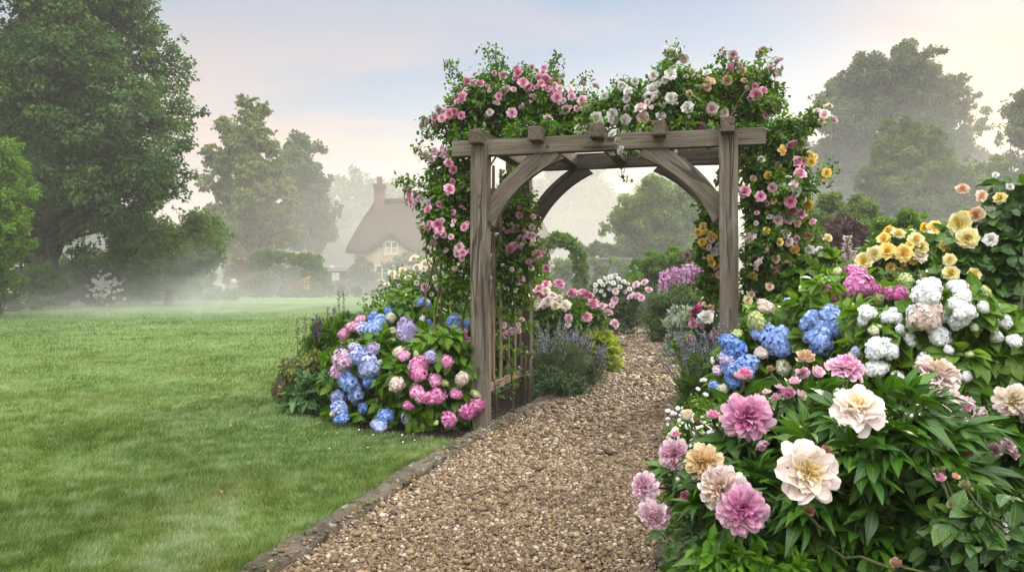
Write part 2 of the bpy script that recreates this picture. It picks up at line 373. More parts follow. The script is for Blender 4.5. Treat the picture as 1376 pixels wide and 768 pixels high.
# gravel path bed
m = newmat('gravel_bed'); p = geopos()
vo = N('ShaderNodeTexVoronoi'); lk(p, vo.inputs['Vector']); vo.inputs['Scale'].default_value = 52
sv = N('ShaderNodeSeparateColor'); lk(vo.outputs['Color'], sv.inputs[0])
GR = [(0.0, (.026, .017, .009)), (.22, (.070, .042, .018)), (.46, (.134, .085, .038)), (.66, (.205, .137, .062)), (.83, (.28, .203, .108)), (.94, (.37, .31, .23)), (.98, (.54, .49, .42)), (1.0, (.09, .09, .095))]
c = cramp(sv.outputs[0], GR)
c = mixc(mth('MULTIPLY', mth('SUBTRACT', noise(p, .9, 3), .3), .6), c, (.09, .05, .028))
out(principled(c, .7, .3, bump(vo.outputs['Distance'], .9, .02))); M_GBED = m
strip(PL, PR, .008, 'path', M_GBED)
m = newmat('gravel_stone')
c = cramp(attr(), GR); c = mixc(mth('MULTIPLY', noise(geopos(), 90, 3), .35), c, (.10, .065, .04))
c = mixc(mth('MULTIPLY', mth('SUBTRACT', noise(geopos(), .9, 3), .3), .45), c, (.10, .055, .03))
out(principled(c, .55, .4)); M_PEB = m

def cube_sphere():
    v = {}; V = []; Q = []
    def vid(p):
        k = tuple(np.round(p, 4))
        if k not in v: v[k] = len(V); V.append(unit(np.array(p)))
        return v[k]
    for ax in range(3):
        for sg in (-1, 1):
            for i in range(2):
                for j in range(2):
                    q = []
                    for a, b in ((0, 0), (1, 0), (1, 1), (0, 1)):
                        c = [0, 0, 0]; c[ax] = sg; c[(ax+1) % 3] = i+a-1; c[(ax+2) % 3] = j+b-1; q.append(vid(c))
                    Q.append(q if sg > 0 else q[::-1])
    return np.array(V), np.array(Q)
CS = cube_sphere()
CUBE = (np.array([[x, y, z] for x in (-1, 1) for y in (-1, 1) for z in (-1, 1)], float)*.62, np.array([[0, 1, 3, 2], [4, 6, 7, 5], [0, 4, 5, 1], [2, 3, 7, 6], [0, 2, 6, 4], [1, 5, 7, 3]]))
g = Geo()
for y0, y1, dens, r0, hi in ((2.7, 4.4, 8200, .0066, 1), (4.4, 6.2, 6600, .0074, 1), (6.2, 10, 3600, .0102, 0), (10, 17, 1400, .0155, 0), (17, 26, 450, .025, 0)):
    n = int(dens*(y1-y0)*1.85); yy = rng.uniform(y0, y1, n); t = rng.uniform(-.005, 1.01, n); xx = pl_x(yy)*(1-t)+pr_x(yy)*t
    r = r0*np.exp(rng.normal(0, .38, n)); T0 = CS if hi else CUBE
    for vv in range(6):
        Vt = T0[0]*(1+.17*rng.normal(size=T0[0].shape)); s_ = slice(vv, n, 6); k = len(yy[s_])
        fr = frames(rdir(k)*np.array([1, 1, .35]), np.array([0, 0, 1.0])+rng.normal(size=(k, 3))*.35)
        sc = r[s_][:, None]*np.column_stack([rng.uniform(.8, 1.1, k), rng.uniform(.9, 1.6, k), rng.uniform(.55, .8, k)])
        pos = np.column_stack([xx[s_], yy[s_], .010+r[s_]*rng.uniform(.1, .9, k)])
        g.scatter((Vt, T0[1], np.zeros((len(T0[1]), 4, 2))), pos, fr, sc, np.where(rng.random(k) < .05, .95, rng.beta(1.7, 1.9, k)))
n = 420; yy = rng.uniform(2.8, 9.4, n); xx = pl_x(yy)-np.abs(rng.normal(0, .07, n)); r = .0075*np.exp(rng.normal(0, .35, n))
g.scatter((CUBE[0]*(1+.15*rng.normal(size=CUBE[0].shape)), CUBE[1], np.zeros((6, 4, 2))), np.column_stack([xx, yy, np.full(n, .052)+r*.4]), frames(rdir(n)*np.array([1, 1, .2]), np.array([0, 0, 1.])+rng.normal(size=(n, 3))*.3), r[:, None]*np.array([1, 1.3, .7]), rng.beta(1.7, 1.9, n))
tag(g.build('gravel', M_PEB, uv=False), 'loose brown and tan gravel covering the garden path', None, None, 'stuff')

# grass blades on the lawn
m = newmat('grass_blade'); p = geopos()
mp = N('ShaderNodeMapping'); lk(p, mp.inputs[0]); mp.inputs['Scale'].default_value = (1, .8, 1)
a1 = noise(mp.outputs[0], 1.0, 4, .6, .6); a2 = noise(p, 5.0, 4, .65)
f = mth('ADD', mth('ADD', mth('MULTIPLY', mth('SUBTRACT', a1, .5), 1.5), mth('MULTIPLY', mth('SUBTRACT', a2, .5), 1.9)), mth('ADD', mth('MULTIPLY', mth('SUBTRACT', attr(), .5), .40), .56))
c = cramp(f, [(.12, (.034, .076, .009)), (.38, (.076, .138, .018)), (.58, (.122, .192, .040)), (.76, (.178, .255, .105)), (.95, (.26, .33, .205))])
dry = noise(mp.outputs[0], .9, 3, .5)
c = mixc(mth('MULTIPLY', mth('MAXIMUM', mth('SUBTRACT', dry, .52), 0.0), 2.6), c, (.17, .17, .035))
c = mixc(mth('GREATER_THAN', attr(), .97), c, (.30, .24, .10))
pr_ = principled(c, .5, .3); t = N('ShaderNodeBsdfTranslucent'); lk(mixc(1.0, c, (1.2, 1.3, .5), 'MULTIPLY'), t.inputs[0]); out(mixsh(.3, pr_, t.outputs[0])); M_GRASS = m
def blade():
    V = np.array([[-.5, 0, 0], [.5, 0, 0], [-.38, .5, .10], [.38, .5, .10], [-.06, 1, .38], [.06, 1, .38]], float)
    return V, np.array([[0, 1, 3, 2], [2, 3, 5, 4]]), np.zeros((2, 4, 2))
BL = blade()
g = Geo()
n = 520000
u = rng.random(n); y0, y1 = 2.6, 30.0; a = 1.1
yy = (y0**(-a)+u*(y1**(-a)-y0**(-a)))**(-1/a)
xx = rng.uniform(-.80, .02, n)*yy*1.0
ok = xx < lawn_x(yy)+rng.uniform(-.02, .06, n); xx, yy = xx[ok], yy[ok]; n = len(yy)
th = 1.2*np.sin(xx*1.3+.7*yy)+.9*np.sin(xx*.37-yy*.9)+rng.normal(0, .9, n)
lean = rng.uniform(.15, .95, n)
fw = np.column_stack([np.cos(th)*lean, np.sin(th)*lean, np.ones(n)])
fr = frames(fw, np.column_stack([rng.normal(size=n), rng.normal(size=n), np.full(n, .2)]))
h = (.030+.014*np.sin(xx*2.1+1.3*np.sin(yy*1.7))*np.sin(yy*1.9+.8*xx)+rng.uniform(-.008, .018, n))*(1+.012*yy)
w = .0032*np.maximum(1, yy/4.2)
g.scatter(BL, np.column_stack([xx, yy, np.full(n, .010)]), fr, np.column_stack([w, h, h]), rng.random(n))
# longer blades leaning over the edging
n = 16000; yy = rng.uniform(2.7, 6.6, n); xx = lawn_x(yy)+rng.normal(0, .035, n)-.01
fr = frames(np.column_stack([rng.normal(.25, .4, n), rng.normal(0, .4, n), np.ones(n)]), rdir(n)); h = rng.uniform(.03, .07, n)
g.scatter(BL, np.column_stack([xx, yy, np.full(n, .008)]), fr, np.column_stack([np.full(n, .0034), h, h]), rng.random(n))
tag(g.build('grass', M_GRASS, uv=False), 'short dewy green grass of the mown lawn', None, None, 'stuff')

# edging stones
m = newmat('edging_stone'); p = geopos(); n1 = noise(p, 7, 8, .7); n2 = noise(p, 26, 5, .7)
c = cramp(mth('ADD', mth('MULTIPLY', n1, .7), mth('MULTIPLY', n2, .3)), [(.30, (.018, .014, .010)), (.45, (.050, .040, .028)), (.58, (.10, .082, .058)), (.72, (.17, .145, .11))])
c = mixc(mth('MULTIPLY', mth('GREATER_THAN', noise(p, 11, 4), .64), .6), c, (.28, .27, .24))
c = mixc(mth('MULTIPLY', mth('GREATER_THAN', noise(p, 4.2, 5, .7), .58), .55), c, (.055, .065, .025))
out(principled(c, .85, .25, bump(mth('ADD', n1, mth('MULTIPLY', n2, .5)), .9, .02))); M_EDGE = m
def rock_slab(c, half, yaw, seed, amp=.010):
    r = np.random.default_rng(seed); nx, ny, nz = 6, 9, 3; g = Geo(); pts = {}; V = []; Q = []
    def vid(i, j, k):
        if (i, j, k) not in pts:
            q = np.array([2*i/nx-1, 2*j/ny-1, 2*k/nz-1.0]); e = np.abs(q)
            q2 = q*(1-.06*np.array([max(e[1], e[2])**6, max(e[0], e[2])**6*.5, max(e[0], e[1])**6*2.0]))
            pts[(i, j, k)] = len(V); V.append(q2*np.array(half)+r.normal(size=3)*amp*np.array([.8, .6, .7]))
        return pts[(i, j, k)]
    for i in range(nx):
        for j in range(ny):
            Q.append([vid(i, j, nz), vid(i+1, j, nz), vid(i+1, j+1, nz), vid(i, j+1, nz)])
    for k in range(nz):
        for j in range(ny):
            Q.append([vid(0, j, k), vid(0, j, k+1), vid(0, j+1, k+1), vid(0, j+1, k)]); Q.append([vid(nx, j, k), vid(nx, j+1, k), vid(nx, j+1, k+1), vid(nx, j, k+1)])
        for i in range(nx):
            Q.append([vid(i, 0, k), vid(i+1, 0, k), vid(i+1, 0, k+1), vid(i, 0, k+1)]); Q.append([vid(i, ny, k), vid(i, ny, k+1), vid(i+1, ny, k+1), vid(i+1, ny, k)])
    V = np.array(V); cc, ss = math.cos(yaw), math.sin(yaw)
    V[:, 0], V[:, 1] = V[:, 0]*cc-V[:, 1]*ss, V[:, 0]*ss+V[:, 1]*cc
    g.add(V, Q); o = g.build('edging_stone', M_EDGE, smooth=True, uv=False); o.location = c; return o
def edging(line, off, y0, y1, label, group, seed):
    y = y0; i = 0; r = np.random.default_rng(seed)
    while y < y1:
        ln = r.uniform(.34, .62); ym = y+ln/2*.93
        x = np.interp(ym, line[:, 1], line[:, 0])+off; d = np.interp(ym+.3, line[:, 1], line[:, 0])-np.interp(ym-.3, line[:, 1], line[:, 0])
        o = rock_slab((x+r.normal()*.008, ym, .006+r.uniform(-.008, .010)), (r.uniform(.070, .088), ln/2-.006, .045), -math.atan2(d, .6)+r.normal()*.02, seed*97+i)
        tag(o, label, 'edging stone', group); y += ln*.955; i += 1
edging(PL, -.085, 2.75, 9.6, 'weathered brown edging stone set end to end between lawn or bed and gravel', 'edging stones along the lawn side of the path', 5)
edging(PR, .10, 2.6, 4.7, 'mossy grey edging stone under the peonies beside the gravel', 'edging stones under the peonies', 8)

# fallen petals and pale chips
M_PETALS = plainmat('fallen_petal', (.62, .52, .50), (.80, .76, .72), 30, .7, .1)
g = Geo(); pts = []
for i in range(150):
    yy = rng.uniform(4.0, 9.5); t = rng.beta(.6, 2.2); pts.append((pl_x(yy)*(1-t)+pr_x(yy)*t, yy, .028))
for (px, py) in ((428, 579), (452, 588), (478, 575), (484, 583), (541, 600), (542, 591), (556, 589), (440, 610), (496, 608), (520, 578), (503, 590)):
    q = G(px, py); pts.append((q[0], q[1], .045))
for i in range(40):
    yy = rng.uniform(6.4, 8.6); pts.append((pl_x(yy)-rng.uniform(.02, .6), yy, .045 if rng.random() < .3 else .014))
pts = np.array(pts); n = len(pts)
g.scatter(L_SMALL, pts, frames(rdir(n)*np.array([1, 1, .2]), np.array([0, 0, 1.])+rng.normal(size=(n, 3))*.3), rng.uniform(.014, .03, n), rng.random(n))
tag(g.build('petal_litter', M_PETALS, uv=False), 'fallen white petals scattered on gravel and grass', None, None, 'stuff')

M_DRY = plainmat('dry_leaf', (.16, .10, .04), (.30, .20, .08), 30, .8, .1)
g = Geo(); n = 90; yy = rng.uniform(3.4, 13, n); xx = np.where(rng.random(n) < .6, lawn_x(yy)-rng.uniform(0, 4, n), pl_x(yy)+rng.uniform(0, .5, n)); xx = np.maximum(xx, -.7*yy)
g.scatter(L_SMALL, np.column_stack([xx, yy, np.full(n, .045)]), frames(rdir(n)*np.array([1, 1, .3]), np.array([0, 0, 1.])+rng.normal(size=(n, 3))*.5), rng.uniform(.018, .04, n), rng.random(n))
tag(g.build('leaf_litter', M_DRY, uv=False), 'small dry leaves fallen on lawn and gravel', None, None, 'stuff')
# ================================================================== GARDEN ARCH
def woodmat(name, dark, mid, light, warm):
    m = newmat(name); mp = N('ShaderNodeMapping'); lk(objco(), mp.inputs[0]); mp.inputs['Scale'].default_value = (1, 1, .07)
    r = N('ShaderNodeObjectInfo').outputs['Random']
    off = N('ShaderNodeCombineXYZ'); lk(mth('MULTIPLY', r, 37.0), off.inputs[0]); lk(mth('MULTIPLY', r, 11.0), off.inputs[1]); lk(off.outputs[0], mp.inputs['Location'])
    n1 = noise(mp.outputs[0], 42, 6, .65, .4); n2 = noise(mp.outputs[0], 9, 4, .6, .8); n3 = noise(objco(), 2.3, 4)
    f = mth('ADD', mth('MULTIPLY', n1, .6), mth('MULTIPLY', n2, .4))
    c = cramp(f, [(.32, dark), (.47, mid), (.66, light)])
    c = mixc(mth('MULTIPLY', mth('SUBTRACT', n3, .35), 1.1), c, warm)
    c = mixc(mth('MULTIPLY', mth('GREATER_THAN', noise(objco(), 6.5, 5, .7), .60), .35), c, (.075, .085, .045))
    crack = mth('GREATER_THAN', noise(mp.outputs[0], 14, 2, .4, 1.2), .635)
    c = mixc(mth('MULTIPLY', crack, .8), c, (.03, .026, .022))
    out(principled(c, .85, .2, bump(mth('SUBTRACT', f, mth('MULTIPLY', crack, .5)), .7, .012))); return m
M_WOOD = woodmat('weathered_oak', (.034, .027, .019), (.108, .092, .071), (.212, .188, .152), (.112, .080, .045))
M_WOOD2 = woodmat('brown_oak', (.035, .026, .017), (.085, .066, .044), (.155, .125, .087), (.08, .062, .04))
M_WOOD3 = woodmat('dark_oak', (.025, .020, .015), (.06, .048, .037), (.10, .085, .068), (.055, .042, .03))
M_WOOD4 = woodmat('pale_lath', (.09, .068, .042), (.20, .155, .10), (.31, .25, .17), (.20, .15, .095))
A0 = np.array([-.285, 7.36]); AX = np.array([.966, -.26]); AY = np.array([.26, .966]); AWID, ADEP = 2.19, 1.62
def AP(u, v, z): q = A0+AX*u+AY*v; return np.array([q[0], q[1], z])
arch = thing('garden_arch', 'weathered grey oak arch with curved braces and side trellis spanning the gravel path', 'garden arch', AP(AWID/2, ADEP/2, 0))
def timber(name, a, b, w, d, mat, up=None, bev=.008, parent=arch, profile=None, wob=.003):
    """a square-cut timber from a to b; local z runs along the grain"""
    import bmesh
    a, b = np.array(a, float), np.array(b, float); L = np.linalg.norm(b-a); z = (b-a)/L
    up = np.array([AX[0], AX[1], 0]) if up is None else np.array(up, float)
    x = unit(up-z*np.dot(up, z)); y = np.cross(z, x)
    bm = bmesh.new(); bmesh.ops.create_cube(bm, size=1.0)
    for v in bm.verts: v.co = Vector((v.co.x*w, v.co.y*d, v.co.z*L))
    bmesh.ops.bevel(bm, geom=[e for e in bm.edges], offset=bev, segments=2, affect='EDGES', profile=.6)
    ns_ = max(1, int(L/.25))
    for i in range(1, ns_):
        bmesh.ops.bisect_plane(bm, geom=bm.verts[:]+bm.edges[:]+bm.faces[:], plane_co=(0, 0, -L/2+L*i/ns_), plane_no=(0, 0, 1))
    ph = rng.uniform(0, 6, 4)
    for v in bm.verts:
        v.co.x += wob*math.sin(v.co.z*3.1+ph[0])+wob*.5*math.sin(v.co.z*9+ph[1]); v.co.y += wob*math.sin(v.co.z*2.6+ph[2])+wob*.5*math.sin(v.co.z*8+ph[3])
    me = bpy.data.meshes.new(name); bm.to_mesh(me); bm.free(); me.materials.append(mat)
    o = bpy.data.objects.new(name, me); COL.objects.link(o)
    Mx = Matrix(((x[0], y[0], z[0], (a[0]+b[0])/2), (x[1], y[1], z[1], (a[1]+b[1])/2), (x[2], y[2], z[2], (a[2]+b[2])/2), (0, 0, 0, 1)))
    if parent: o.parent = parent; o.matrix_basis = Matrix.Translation(-Vector(parent.location))@Mx
    else: o.matrix_basis = Mx
    return o
def brace(u0, v, sgn, mat, z0=1.94, z1=2.495, reach=.60, wd=.16, th=.075):
    """a curved knee brace from the post to the beam; local z runs along the chord"""
    a = AP(u0, v, z0); b = AP(u0+sgn*reach, v, z1); ch = b-a; L = np.linalg.norm(ch); zc_ = ch/L
    yv = np.array([AY[0], AY[1], 0]); xv = np.cross(yv, zc_)       # in the plane of the arch
    if xv[2] > 0: xv = -xv
    n = 14; g = Geo(); V = []
    for i in range(n+1):
        t = i/n; s = -L/2-.03+t*(L+.06); bow = .085*(1-(2*t-1)**2)
        for w_, d_ in ((-.5, -.5), (.5, -.5), (.5, .5), (-.5, .5)):
            V.append([-bow+w_*wd*(1+.10*abs(2*t-1)**3)+.02, d_*th, s])
    Q = [[i*4+j, i*4+(j+1) % 4, i*4+4+(j+1) % 4, i*4+4+j] for i in range(n) for j in range(4)]+[[3, 2, 1, 0], [n*4, n*4+1, n*4+2, n*4+3]]
    g.add(V, Q); me = g.mesh('brace', mat, smooth=False, uv=False); o = bpy.data.objects.new('brace', me); COL.objects.link(o); o.parent = arch
    yv2 = np.cross(zc_, xv); c = (a+b)/2
    o.matrix_basis = Matrix.Translation(-Vector(arch.location))@Matrix(((xv[0], yv2[0], zc_[0], c[0]), (xv[1], yv2[1], zc_[1], c[1]), (xv[2], yv2[2], zc_[2], c[2]), (0, 0, 0, 1)))
    bv = o.modifiers.new('soft_edge', 'BEVEL'); bv.width = .006; bv.segments = 2; bv.limit_method = 'ANGLE'
    return o
for u, v, mt in ((0, 0, M_WOOD), (AWID, 0, M_WOOD), (0, ADEP, M_WOOD3), (AWID, ADEP, M_WOOD3)):
    timber('post', AP(u, v, -.05), AP(u, v, 2.60 if v == 0 else 2.70), .155, .15, mt)
timber('beam', AP(-.27, .02, 2.565), AP(AWID+.30, .02, 2.565), .142, .12, M_WOOD, (0, 0, 1))
timber('beam', AP(-.20, ADEP, 2.64), AP(AWID+.20, ADEP, 2.64), .165, .12, M_WOOD3, (0, 0, 1))
for u in (0.0, .55, 1.09, 1.62, AWID-.01):
    timber('joist', AP(u, -.20, 2.645), AP(u, ADEP+.16, 2.645), .125, .115, M_WOOD2, (0, 0, 1), .012)
brace(.075, .02, 1, M_WOOD); brace(AWID-.075, .02, -1, M_WOOD)
brace(.075, ADEP-.01, 1, M_WOOD3, z1=2.56); brace(AWID-.075, ADEP-.01, -1, M_WOOD3, z1=2.56)
# oak pegs at the joints
for u, v, zs in ((0, -.077, (2.03, 2.12)), (AWID, -.077, (2.03, 2.12)), (.62, -.042, (2.55,)), (AWID-.62, -.042, (2.55,)), (1.09, -.042, (2.58,))):
    for z_ in zs:
        g = Geo(); a_ = AP(u+.012, v-.006, z_); b_ = AP(u+.012, v+.03, z_); g.tube([a_, a_*.5+b_*.5, b_], [.011, .012, .012], 8); g.add([AP(u+.012+.011*math.cos(t), v-.006, z_+.011*math.sin(t)) for t in np.arange(8)*PI/4], [[0, 1, 2, 3], [0, 3, 4, 7], [4, 5, 6, 7]])
        g.build('peg', M_WOOD3, arch, uv=False)
# trellis between the two posts of each side
for u, zt in ((0, 2.46), (AWID, 2.46)):
    timber('trellis_rail', AP(u, .07, .34), AP(u, ADEP-.07, .34), .035, .075, M_WOOD4, AX.tolist()+[0], .004)
    timber('trellis_rail', AP(u, .07, 1.86), AP(u, ADEP-.07, 1.86), .035, .06, M_WOOD2, AX.tolist()+[0], .004)
    for k in range(6):
        v = .14+k*(ADEP-.28)/5
        timber('slat', AP(u, v, .37), AP(u, v, 2.46), .024, .036, M_WOOD4, AX.tolist()+[0], .003, wob=.002)

# ================================================================== TREES AND BUSHES
def spheres(bl, Yd, jit=.5):
    o = []
    for b in bl:
        y = Yd+(b[3] if len(b) > 3 else 0); c = P(b[0], b[1], y); r = b[2]*y/F_PX
        if len(b) <= 3: c[1] += rng.uniform(-1, 1)*r*jit
        o.append((*c, r))
    return np.array(o)
def leaves(g, B, n, T, size, m=0, sub=14, subr=(.26, .46), droop=.35, out_=.6, flat=.8, shell=(.45, 1.0), up=.8, tint=.5, jit=.7, zmin=.02):
    """n leaves gathered in clumps over the spheres B"""
    w = B[:, 3]**2; w = w/w.sum()
    nsub = max(len(B), int(sub*len(B))); bi = rng.choice(len(B), nsub, p=w)
    d = rdir(nsub); d[:, 2] += .15; d = unit(d)
    sr = B[bi, 3]*rng.uniform(*subr, nsub)
    sc = B[bi, :3]+d*(B[bi, 3]*rng.uniform(*shell, nsub))[:, None]*np.array([1, 1, .92])
    st = rng.random(nsub)
    wi = sr**2; li = rng.choice(nsub, n, p=wi/wi.sum())
    q = rdir(n)*(rng.random(n)**.42)[:, None]
    pos = sc[li]+q*sr[li][:, None]*np.array([1, 1, flat])
    ok = pos[:, 2] > zmin; pos, q, li = pos[ok], q[ok], li[ok]; n = len(pos)
    od = unit(pos-B[bi[li], :3])
    fw = od*out_+q*.5+rng.normal(size=(n, 3))*jit*.6-np.array([0, 0, droop])
    nr = od*.6+np.array([0, 0, up])+rng.normal(size=(n, 3))*jit*.7
    r = np.clip(st[li]*tint+rng.random(n)*(1-tint), 0, 1)
    g.scatter(T, pos, frames(fw, nr), size*rng.uniform(.65, 1.25, n), r, m)
def limb(a, b, r0, r1, n=6, bend=.12, sag=0.0):
    a, b = np.array(a), np.array(b); t = np.linspace(0, 1, n)[:, None]; L = np.linalg.norm(b-a)
    p = a+(b-a)*t+np.sin(PI*t)*rng.normal(size=3)*L*bend*.5+rng.normal(size=(n, 3))*L*.02*np.sin(PI*t)
    p[:, 2] += (np.sin(PI*t[:, 0])*sag*L)
    return p, np.linspace(r0, r1, n)
M_BARK = plainmat('bark', (.035, .028, .022), (.10, .085, .07), 6, .95, .8, .1, (1, 1, .25), .03)
M_STEM = plainmat('green_stem', (.05, .07, .02), (.11, .12, .045), 10, .7, .2)
M_CANE = plainmat('rose_cane', (.05, .04, .02), (.13, .11, .055), 10, .8, .3)
def tree(label, bl, Yd, base_px, mat, n, lsize, trunk_r, T=L_DOT, name='tree', cat='tree', group=None, sub=26, fork=.3, depth=None, droop=.4, bark=None, jit=.9, ng=None, trunk_top=None, subr=(.22, .42)):
    bp = P(base_px, HOR, Yd); base = np.array([bp[0], Yd, 0.0])
    root = thing(name, label, cat, base, group)
    B = spheres(bl, Yd, jit)
    sat = []
    for b in B:                                     # smaller outlying clumps break the outline
        for _ in range(3):
            d = rdir(1)[0]; d[2] = d[2]*.8+.1; k = rng.uniform(.22, .42); sat.append((*(b[:3]+unit(d)*b[3]*rng.uniform(.95, 1.25)), b[3]*k))
    BS = np.concatenate([B, np.array(sat)])
    g = Geo(); zt = B[:, 2].min() if trunk_top is None else trunk_top; zt = max(zt, .8)
    hi = B[np.argmax(B[:, 2])]
    top = np.array([base[0]*.6+hi[0]*.4, Yd, hi[2]*.75])
    p, r = limb(base-np.array([0, 0, .1]), top, trunk_r, trunk_r*.25, 9, .06); r[0] *= 1.35
    g.tube(p, r, 9)
    for b in B:
        t = np.clip((b[2]*.55)/max(top[2], .1), .12, .85); i = t*(len(p)-1); k = int(i); st_ = p[k]+(p[min(k+1, len(p)-1)]-p[k])*(i-k)
        q, rr = limb(st_, b[:3], trunk_r*(.42-.25*t), trunk_r*.06, 6, .18, .05); g.tube(q, rr, 6)
        for _ in range(4):
            e = b[:3]+unit(rng.normal(size=3))*b[3]*.85; q2, r2 = limb(q[3+rng.integers(2)], e, trunk_r*.07, trunk_r*.015, 5, .2); g.tube(q2, r2, 4)
    g.build('trunk', bark or M_BARK, root, uv=False)
    g = Geo(); leaves(g, BS, int(n*1.8), T, lsize*.72, 0, sub*.45, subr, droop, .5, .75, (.35, 1.0), .7, .6, jit=.9)
    g.build('crown', mat, root, uv=T is not L_DOT); return root
M_OAK = leafmat('oak_leaf', (0.013, 0.034, 0.011), (0.040, 0.087, 0.020), (0.101, 0.174, 0.040), .5, .28, .3, patch=.35)
M_MAPLE = leafmat('maple_leaf', (0.039, 0.083, 0.013), (0.083, 0.160, 0.024), (0.138, 0.226, 0.039), .5, .35, .3, patch=.5)
M_THORN = leafmat('thorn_leaf', (.034, .070, .015), (.080, .140, .026), (.140, .210, .046), .5, .3, .3, patch=.5)
M_BIRCH = leafmat('birch_leaf', (0.043, 0.069, 0.018), (0.106, 0.138, 0.035), (0.181, 0.206, 0.062), .55, .3, .3, patch=.35)
M_FAR = leafmat('far_leaf', (0.031, 0.060, 0.022), (0.072, 0.114, 0.038), (0.126, 0.174, 0.066), .6, .25, .2, patch=.15)
M_LIME = leafmat('lime_leaf', (0.054, 0.088, 0.024), (0.115, 0.169, 0.043), (0.182, 0.243, 0.074), .55, .35, .3, patch=.4)
M_DARKTREE = leafmat('chestnut_leaf', (0.029, 0.048, 0.017), (0.066, 0.096, 0.029), (0.126, 0.156, 0.050), .55, .25, .3, patch=.2)
M_MIDTREE = leafmat('beech_leaf', (0.041, 0.071, 0.018), (0.098, 0.149, 0.034), (0.167, 0.224, 0.060), .55, .3, .3, patch=.25)
M_PURPLE = leafmat('plum_leaf', (.020, .010, .012), (.050, .022, .026), (.085, .042, .046), .5, .2, .3, patch=1)
M_HEDGE = leafmat('hedge_leaf', (.020, .042, .012), (.050, .090, .022), (.095, .150, .040), .55, .25, .3, patch=.8)
M_GOLD = leafmat('copper_hedge_leaf', (.075, .050, .016), (.150, .100, .030), (.210, .150, .050), .55, .25, .3, patch=1)
M_GREY = leafmat('silver_leaf', (.12, .15, .12), (.22, .26, .21), (.34, .38, .33), .7, .2, .2, patch=2)
M_SAGE = leafmat('herb_leaf', (.040, .065, .025), (.085, .120, .050), (.140, .180, .085), .6, .25, .3, patch=2)
M_FRESH = leafmat('fresh_leaf', (.040, .085, .012), (.085, .160, .022), (.140, .225, .040), .45, .35, .35, patch=2)

# ------------------------------------------------------------------ trees on the lawn side
OAK = [(20, 60, 60), (80, 30, 60), (150, 40, 55), (200, 90, 45), (60, 110, 65), (130, 110, 60), (215, 150, 45), (245, 190, 32), (20, 170, 60), (90, 190, 60), (160, 190, 50), (225, 235, 42),
       (30, 240, 50), (100, 265, 45), (170, 255, 42), (245, 262, 24), (40, 300, 40), (95, 325, 30), (150, 300, 30), (-60, 100, 80), (-60, 220, 70), (-110, 20, 80), (60, -40, 80), (160, -30, 60), (200, 20, 30), (225, 60, 26), (180, 12, 34), (252, 150, 18), (190, 285, 26), (0, 340, 40), (-70, 310, 60), (40, 90, 55, -3.5), (110, 70, 50, -3.2), (170, 120, 46, -3), (60, 170, 55, -3.5), (120, 180, 50, -3.2), (185, 215, 40, -2.5), (70, 240, 46, -3), (130, 245, 42, -2.8), (30, 130, 50, -3.5), (215, 245, 34, -1.5), (150, 285, 34, -2), (250, 235, 24, 0), (85, 20, 50, -3)]
tree('tall broad dark oak towering over the lawn border, its crown leaving the picture', OAK, 36, 62, M_OAK, 150000, .24, .62, group='trees around the garden', sub=34, depth=1, jit=1.5, trunk_top=2.5, subr=(.20, .38))
MAP = [(8, 215, 28), (-20, 250, 45), (15, 270, 30), (22, 310, 26), (5, 345, 30), (-30, 320, 50), (35, 262, 12), (-25, 380, 30), (18, 375, 16)]
tree('bright yellow-green maple at the lawn border in front of the dark oak', MAP, 26, -20, M_MAPLE, 26000, .17, .16, L_SMALL, group='trees around the garden', sub=26, jit=.8)
THN = [(205, 320, 35), (250, 318, 38), (280, 345, 24), (180, 345, 30), (225, 350, 40), (265, 370, 26), (165, 320, 18), (200, 375, 25), (240, 385, 22), (292, 350, 12)]
tree('rounded light green hawthorn hanging low over the far edge of the lawn', THN, 38, 225, M_THORN, 36000, .19, .18, group='trees around the garden', sub=30)
BIR = [(330, 140, 13), (352, 145, 12), (340, 160, 16), (298, 165, 13), (312, 180, 18), (350, 185, 20), (330, 200, 22), (283, 205, 14), (300, 220, 20), (365, 200, 14), (345, 230, 24), (375, 225, 16), (278, 245, 14), (305, 255, 24), (350, 265, 28), (385, 250, 14), (325, 280, 26), (290, 285, 18), (372, 290, 22), (395, 275, 12), (310, 310, 22), (345, 312, 24), (380, 318, 16), (275, 305, 14), (400, 310, 10), (320, 335, 16), (355, 340, 16)]
root = tree('misty olive weeping birch between the oak and the cottage', BIR, 60, 335, M_BIRCH, 50000, .34, .34, group='trees around the garden', sub=90, droop=1.4, jit=1.0, subr=(.10, .24))
B2 = [(400, 195, 20), (420, 200, 16), (405, 230, 26), (430, 250, 20), (410, 275, 30), (395, 310, 30), (425, 310, 26), (445, 285, 16), (385, 250, 24)]
tree('slim grey-green tree in the mist just behind the weeping birch', B2, 78, 410, M_FAR, 26000, .42, .3, group='trees around the garden', sub=22)
B3 = [(475, 240, 16), (455, 260, 22), (490, 255, 20), (520, 258, 20), (450, 295, 26), (480, 290, 30), (510, 280, 30), (545, 275, 24), (455, 330, 30), (490, 325, 34), (435, 335, 26), (540, 300, 26)]
tree('pale tree fading into fog directly behind the cottage chimney', B3, 105, 478, M_FAR, 26000, .55, .4, group='trees around the garden', sub=22)
B4 = [(110, 320, 30), (140, 330, 30), (90, 340, 26), (165, 318, 24), (130, 355, 26), (60, 330, 40), (190, 300, 24)]
tree('blue-grey misty tree seen in the gap beneath the oak branches', B4, 95, 125, M_FAR, 16000, .5, .35, group='trees around the garden', sub=20)
